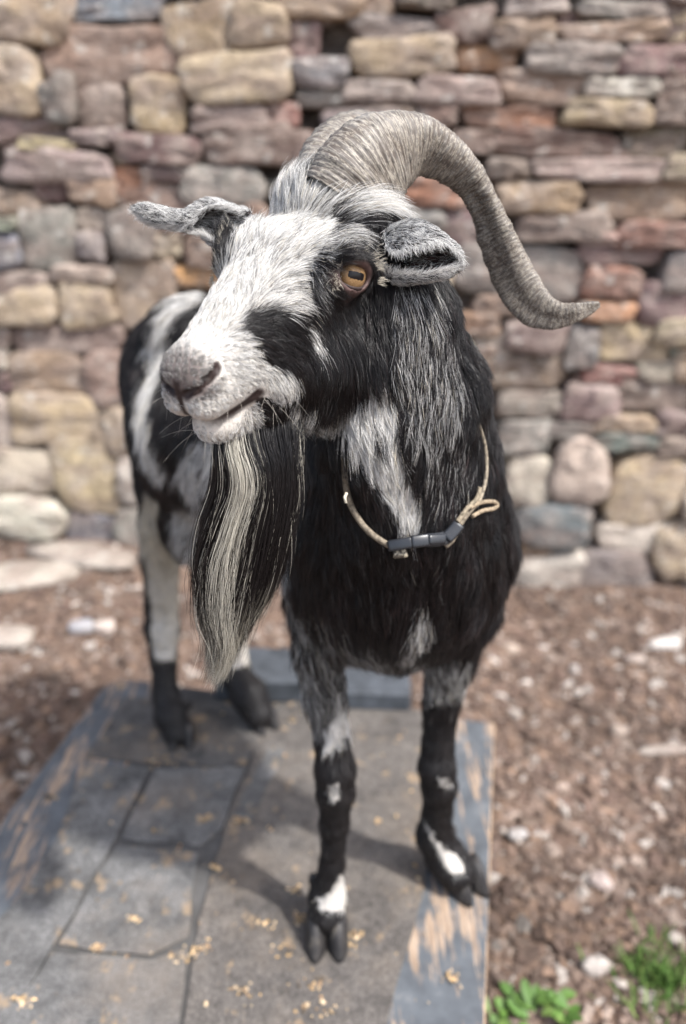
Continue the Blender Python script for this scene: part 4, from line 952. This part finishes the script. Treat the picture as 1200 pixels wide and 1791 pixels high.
def beard(n=26000, seg=18):
    G = []
    for a, pl in GUIDE: S, _ = spline([[*PY(u, v, y)] for u, v, y in pl], 60); G.append(S)
    G = np.array(G); ga = np.array([g_[0] for g_ in GUIDE])
    a = RNG.random(n); lay = RNG.normal(0, 1, n); cl = np.floor(a * 26) * 3 + np.digitize(lay, [-.5, .5]); rc = np.random.default_rng(3).normal(0, 1, (90, 6))[cl.astype(int)]
    end = np.clip(1 - np.abs(RNG.normal(0, .28, n)) - .12 * np.abs(rc[:, 0]), .30, 1.03) * np.interp(a, [0, .05, .3, 1], [.9, 1, 1, .97])
    k = np.clip(np.searchsorted(ga, a) - 1, 0, len(ga) - 2); f = (a - ga[k]) / (ga[k + 1] - ga[k])
    wf = RNG.uniform(3, 11, n); wp = RNG.uniform(0, 6.28, n); fly = (RNG.random(n) < .12) * RNG.uniform(.3, 1.2, n)
    s = np.linspace(0, 1, seg); out = np.zeros((n, seg, 3))
    for j in range(seg):
        x = np.clip(s[j] * end, 0, 1) * 59; i0 = np.minimum(x.astype(int), 58); fr = (x - i0)[:, None]
        A = G[k, i0] * (1 - fr) + G[k, i0 + 1] * fr; B = G[k + 1, i0] * (1 - fr) + G[k + 1, i0 + 1] * fr
        p = A * (1 - f[:, None]) + B * f[:, None]
        t_ = s[j] * end; spread = np.interp(s[j], [0, .15, .7, 1], [.6, 1, 1.0, .55])
        p = p + CF * (lay * .0085 * spread)[:, None] + CR * ((rc[:, 1] * .0042 * s[j] * np.sin(5 * t_ + rc[:, 2] * 3) + RNG.normal(0, .0022, n) * (s[j] > -1) * 0) )[:, None]
        p = p + CR * (np.sin(t_ * wf + wp) * .0017 * s[j] ** .6)[:, None] + CF * (np.cos(t_ * wf * .8 + wp) * .0017 * s[j])[:, None] + (CR * (lay2[:, :1]) + CF * lay2[:, 1:]) * (s[j] * .0045) + (fly[:, None] * (CR * np.sin(t_ * 6 + lay2[:, 1] * 3)[:, None] + CF * lay2[:, :1] * .6)) * (s[j] * .010)
        out[:, j] = p
    rootj = RNG.uniform(0, 1, n)[:, None]; out[:, 0] += np.array([0, 0, .012]) * (.2 + rootj) + CF * .004; out[:, 1] += np.array([0, 0, .006]) * rootj
    pw = np.interp(a, [0, .05, .11, .16, .29, .37, .50, .80, .93, 1.], [.02, .04, .10, .85, .85, .22, .03, .03, .12, .3])
    pw = np.where(lay > .8, pw * .2, pw); pw = np.clip(pw + rc[:, 3] * .12 * (pw > .05), 0, 1)
    wh = RNG.random(n) < pw
    c = np.where(wh[:, None], np.array([.66, .62, .53]) * RNG.uniform(.5, 1.08, (n, 1)), BLACK * RNG.uniform(.7, 2.2, (n, 1)))
    cols = np.repeat(c[:, None], seg, 1)
    # strands go paler towards the tips in the lower half
    tipw = (np.random.default_rng(8).random(n) < .26)[:, None] * np.clip((s[None] * end[:, None] - .62) / .2, 0, 1) * (a < .8)[:, None]
    cols = cols + (np.array([.55, .50, .40]) * RNG.uniform(.6, 1.1, (n, 1)) - c)[:, None] * tipw[..., None]
    rad = np.tile(.00017 * np.interp(s, [0, .7, 1], [1, .9, .2]), (n, 1)) * RNG.uniform(.7, 1.2, (n, 1))
    o = add_hair('beard', out, cols, rad, goat, seg); o['label'] = 'long cream and black beard hanging from the chin'
lay2 = RNG.normal(0, 1, (26000, 2))
beard()
# ------------------------------------------------------------------ hooves and dewclaws
def claw(px, py, yd, w, hgt, ln, ang, splay):
    p = PY(px, py, yd); p[2] = 0.001; V = []; F = []; n = 16; rings = [(1., 0), (1.0, .25), (.90, .7), (.80, 1.), (.45, 1.12)]
    for r, z_ in rings:
        for i in range(n):
            th = 2 * math.pi * i / n; cx_, cy_ = math.cos(th), math.sin(th)
            x = cx_ * w * .5 * r * (1 - .25 * max(-cy_, 0)); y = cy_ * ln * .5 * r - ln * .16 * (1 - z_) * (cy_ < 0) ; V.append((x, y + ln * .10 * z_, z_ * hgt * (1 - .25 * (cy_ > 0) * z_)))
    for j in range(len(rings) - 1):
        for i in range(n): F.append((j * n + i, j * n + (i + 1) % n, (j + 1) * n + (i + 1) % n, (j + 1) * n + i))
    F.append(tuple(range(n))[::-1]); F.append(tuple(range((len(rings) - 1) * n, len(rings) * n)))
    V = np.array(V); a = ang; V = np.stack([V[:, 0] * math.cos(a) - V[:, 1] * math.sin(a), V[:, 0] * math.sin(a) + V[:, 1] * math.cos(a), V[:, 2]], 1)
    mesh('hoof', V + p, F, HOOF, goat)
for (u, v, a, sz) in ((572, 1672, R(2), 1.06), (828, 1566, R(30), 1.02), (318, 1308, R(8), .9), (468, 1278, R(30), .95)):
    p = PG(u, v); r_ = np.array([math.cos(a), math.sin(a), 0]); fwd = np.array([math.sin(a), -math.cos(a), 0])
    for s in (-1, 1):
        q = p + r_ * s * .0150 * sz - fwd * .026 * sz; 
        V0 = len(bpy.data.meshes)
        uu, vv, _ = proj(q[None]); claw(float(uu[0]), float(vv[0]), q[1], .034 * sz, .044 * sz, .066 * sz, a + s * .06, 0)
        # dewclaw behind the fetlock
        dq = p - fwd * .085 * sz + r_ * s * .018 * sz + np.array([0, 0, .052 * sz]); bm = bmesh.new(); bmesh.ops.create_icosphere(bm, subdivisions=2, radius=1)
        V = np.array([x.co for x in bm.verts]) * np.array([.008, .009, .013]) * sz; F = [tuple(x.index for x in f_.verts) for f_ in bm.faces]; bm.free()
        mesh('dewclaw', V + dq, F, HOOF, goat)
# ------------------------------------------------------------------ collar
ROPE = attr_mat('rope_cord', .8, .2, 260, .35, 1.25, .8, .0015)
t = NT('buckle_plastic'); BUCK = t.base((.018, .020, .024), .32, .5)
t = NT('cord_lock'); n = t.noise(180, 4); LOCK = t.base(t.ramp(n, [(.46, (.05, .04, .03)), (.54, (.40, .35, .26))]), .5, .4)
collar = thing('collar', 'tan cord collar with a black plastic side-release buckle round the goat neck', 'collar', tuple(PY(730, 950, .70)))
CB = np.array(collar.location)
from mathutils.bvhtree import BVHTree
bvh = BVHTree.FromPolygons([Vector(v) for v in GV.tolist()], GF.tolist())
def onskin(u, v, off):
    r = ray(u, v); r = r / np.linalg.norm(r); hit = bvh.ray_cast(Vector(CAM), Vector(r))
    if hit[0] is None: return PY(u, v, .86)
    return np.array(hit[0]) - r * off
def tube(name, P, rad, mat, parent, col=(.24, .20, .15), m=10, flat=1.):
    P = np.array(P); n = len(P); T = np.gradient(P, axis=0); T /= np.linalg.norm(T, axis=1)[:, None]; V = []; F = []
    up = np.array([0.1, -1, .2])
    for i in range(n):
        A = np.cross(T[i], up); A /= np.linalg.norm(A); B = np.cross(A, T[i]); rr = rad if np.ndim(rad) == 0 else rad[i]
        for j in range(m): a = 2 * math.pi * j / m; V.append(P[i] + A * math.cos(a) * rr + B * math.sin(a) * rr * flat)
    for i in range(n - 1):
        for j in range(m): F.append((i * m + j, i * m + (j + 1) % m, (i + 1) * m + (j + 1) % m, (i + 1) * m + j))
    F.append(tuple(range(m))[::-1]); F.append(tuple(range((n - 1) * m, n * m)))
    o = mesh(name, V, F, mat, parent)
    if mat is ROPE: col_attr(o.data, np.tile(np.array(col), (len(V), 1)))
    return o
def cordpts(pl, off, n=60):
    off = off if np.ndim(off) else [off] * len(pl); P = [onskin(u, v, o_) for (u, v), o_ in zip(pl, off)]; S, _ = spline([list(p) for p in P], n)
    return relax1(S)
def relax1(S, it=8):
    for _ in range(it): S[1:-1] = .5 * S[1:-1] + .25 * (S[:-2] + S[2:])
    return S
OFF = .0135
tube('cord', cordpts([(602, 800), (604, 840), (612, 880), (632, 915), (655, 938), (682, 955)], [.004, .009, .012, .0135, .0135, .0135]), .0032, ROPE, collar)
tube('cord', cordpts([(822, 705), (836, 740), (848, 780), (851, 820), (846, 855), (838, 876)], [.001, .006, .010, .012, .0125, .0135]), .0022, ROPE, collar, (.34, .29, .22))
tube('cord', cordpts([(838, 876), (822, 892), (805, 915), (790, 945), (778, 955)], OFF), .0034, ROPE, collar)
tube('cord', cordpts([(840, 852), (834, 872), (818, 888), (800, 912)], OFF + .004), .0024, ROPE, collar, (.30, .25, .18))
lp_ = cordpts([(822, 888), (838, 880), (855, 877), (868, 879), (871, 884), (862, 890), (845, 893), (826, 903)], OFF + .006); tube('loop', lp_, .0023, ROPE, collar, (.33, .26, .18))
# back of the collar, round the far side of the neck
pa, pb = onskin(822, 705, .001), onskin(602, 800, .004); mid = (pa + pb) / 2 + np.array([-.04, .22, .05])
arc = [pa, pa * .6 + mid * .4 + np.array([.05, .03, .03]), mid, pb * .6 + mid * .4 + np.array([.02, .06, .0]), pb]; S, _ = spline([list(p) for p in arc], 50)
tube('cord', S, .003, ROPE, collar)
# frayed end at the left
tube('cord_end', [PZ(606, 862, depth(pb) - .01), PZ(603, 870, depth(pb) - .012), PZ(605, 880, depth(pb) - .012)], .0016, ROPE, collar, (.55, .5, .4))
def blk(name, pts, off, wid, thk, mat):
    P = cordpts(pts, off, 14); n = len(P); T = np.gradient(P, axis=0); T /= np.linalg.norm(T, axis=1)[:, None]; V = []; F = []
    for i in range(n):
        vw = P[i] - CAM; vw /= np.linalg.norm(vw); A = np.cross(T[i], vw); A /= np.linalg.norm(A); B = np.cross(A, T[i]); e = .86 if i in (0, n - 1) else 1.; m = 16
        w_ = wid[i] if np.ndim(wid) else wid
        for j in range(m):
            a = 2 * math.pi * j / m; cx_, sx_ = math.cos(a), math.sin(a); V.append(P[i] + A * math.copysign(abs(cx_) ** .45, cx_) * w_ * e + B * math.copysign(abs(sx_) ** .55, sx_) * thk * e)
    for i in range(n - 1):
        for j in range(m): F.append((i * m + j, i * m + (j + 1) % m, (i + 1) * m + (j + 1) % m, (i + 1) * m + j))
    F.append(tuple(range(m))[::-1]); F.append(tuple(range((n - 1) * m, n * m)))
    return mesh(name, V, F, mat, collar)
bo = OFF + .003
blk('buckle_socket', [(679, 955), (700, 952), (722, 948)], bo, .0058, .0038, BUCK)
blk('buckle_body', [(719, 948), (735, 946), (750, 944)], bo, .0066, .0046, BUCK)
blk('buckle_button', [(748, 944), (762, 943), (777, 942)], bo + .002, .0052, .0042, BUCK)
blk('buckle_prong', [(746, 945), (764, 944), (784, 940)], bo - .001, .0070, .0030, BUCK)
blk('buckle_clasp', [(780, 942), (792, 930), (803, 916)], bo + .001, .0066, .0038, BUCK)
blk('cord_lock', [(688, 968), (700, 968), (712, 965)], bo - .001, .0052, .005, LOCK)
# ------------------------------------------------------------------ green plants at lower right
GREEN = np.array([(.07, .14, .025), (.09, .17, .035), (.06, .12, .025), (.13, .20, .05)])
def leafy(u, v, label, n, size, grass=False, group=None, rad=.05):
    p0 = PG(u, v, GZ + .01); p0[2] = gz(p0[0], p0[1]); root = thing('grass_tuft' if grass else 'weed', label, 'plant', tuple(p0))
    V = []; F = []; C_ = []
    for i in range(n):
        a = random.uniform(0, 6.28); r = abs(random.gauss(0, rad)); b = p0 + np.array([math.cos(a) * r, math.sin(a) * r, 0]); c = GREEN[random.randrange(4)] * random.uniform(.7, 1.3)
        L_ = size * random.uniform(.5, 1.2); w_ = (.0022 if grass else L_ * random.uniform(.22, .34)); d = random.uniform(0, 6.28); el = random.uniform(.9, 1.4) if grass else random.uniform(.15, .7)
        dr = np.array([math.cos(d) * math.cos(el), math.sin(d) * math.cos(el), math.sin(el)]); sd = np.array([-math.sin(d), math.cos(d), 0])
        prof = [(0, .15), (.2, .7), (.45, 1), (.75, .75), (1, .04)] if not grass else [(0, 1), (.3, 1), (.6, .8), (.85, .5), (1, .05)]
        k = len(V); base = b + np.array([0, 0, 0 if grass else random.uniform(.005, .03)])
        for t_, ww in prof:
            c0 = base + dr * L_ * t_ - np.array([0, 0, 1]) * L_ * (.55 if grass else .35) * t_ * t_ * (.3 + random.random() * .05)
            for s_ in (-1, 0, 1): V.append(c0 + sd * s_ * w_ * ww + np.array([0, 0, abs(s_) * w_ * ww * .3])); C_.append(c * (1.1 if s_ == 0 else 1))
        for j in range(4):
            for s_ in (0, 1): q = k + j * 3 + s_; F.append((q, q + 1, q + 4, q + 3))
    o = mesh('blades' if grass else 'leaves', V, F, LEAF, root); col_attr(o.data, np.array(C_)); o['kind'] = 'stuff'
leafy(935, 1768, 'low weed with broad bright green leaves beside the platform edge', 20, .040, rad=.035)
leafy(990, 1790, 'small leafy weed right of the broad-leaved one at the lower edge', 10, .034, rad=.03)
leafy(885, 1780, 'leafy green weed nearest the platform corner at the bottom edge', 9, .034, rad=.02)
leafy(1160, 1722, 'bushy light green tuft of grass in the lower right corner', 300, .065, True, rad=.06)
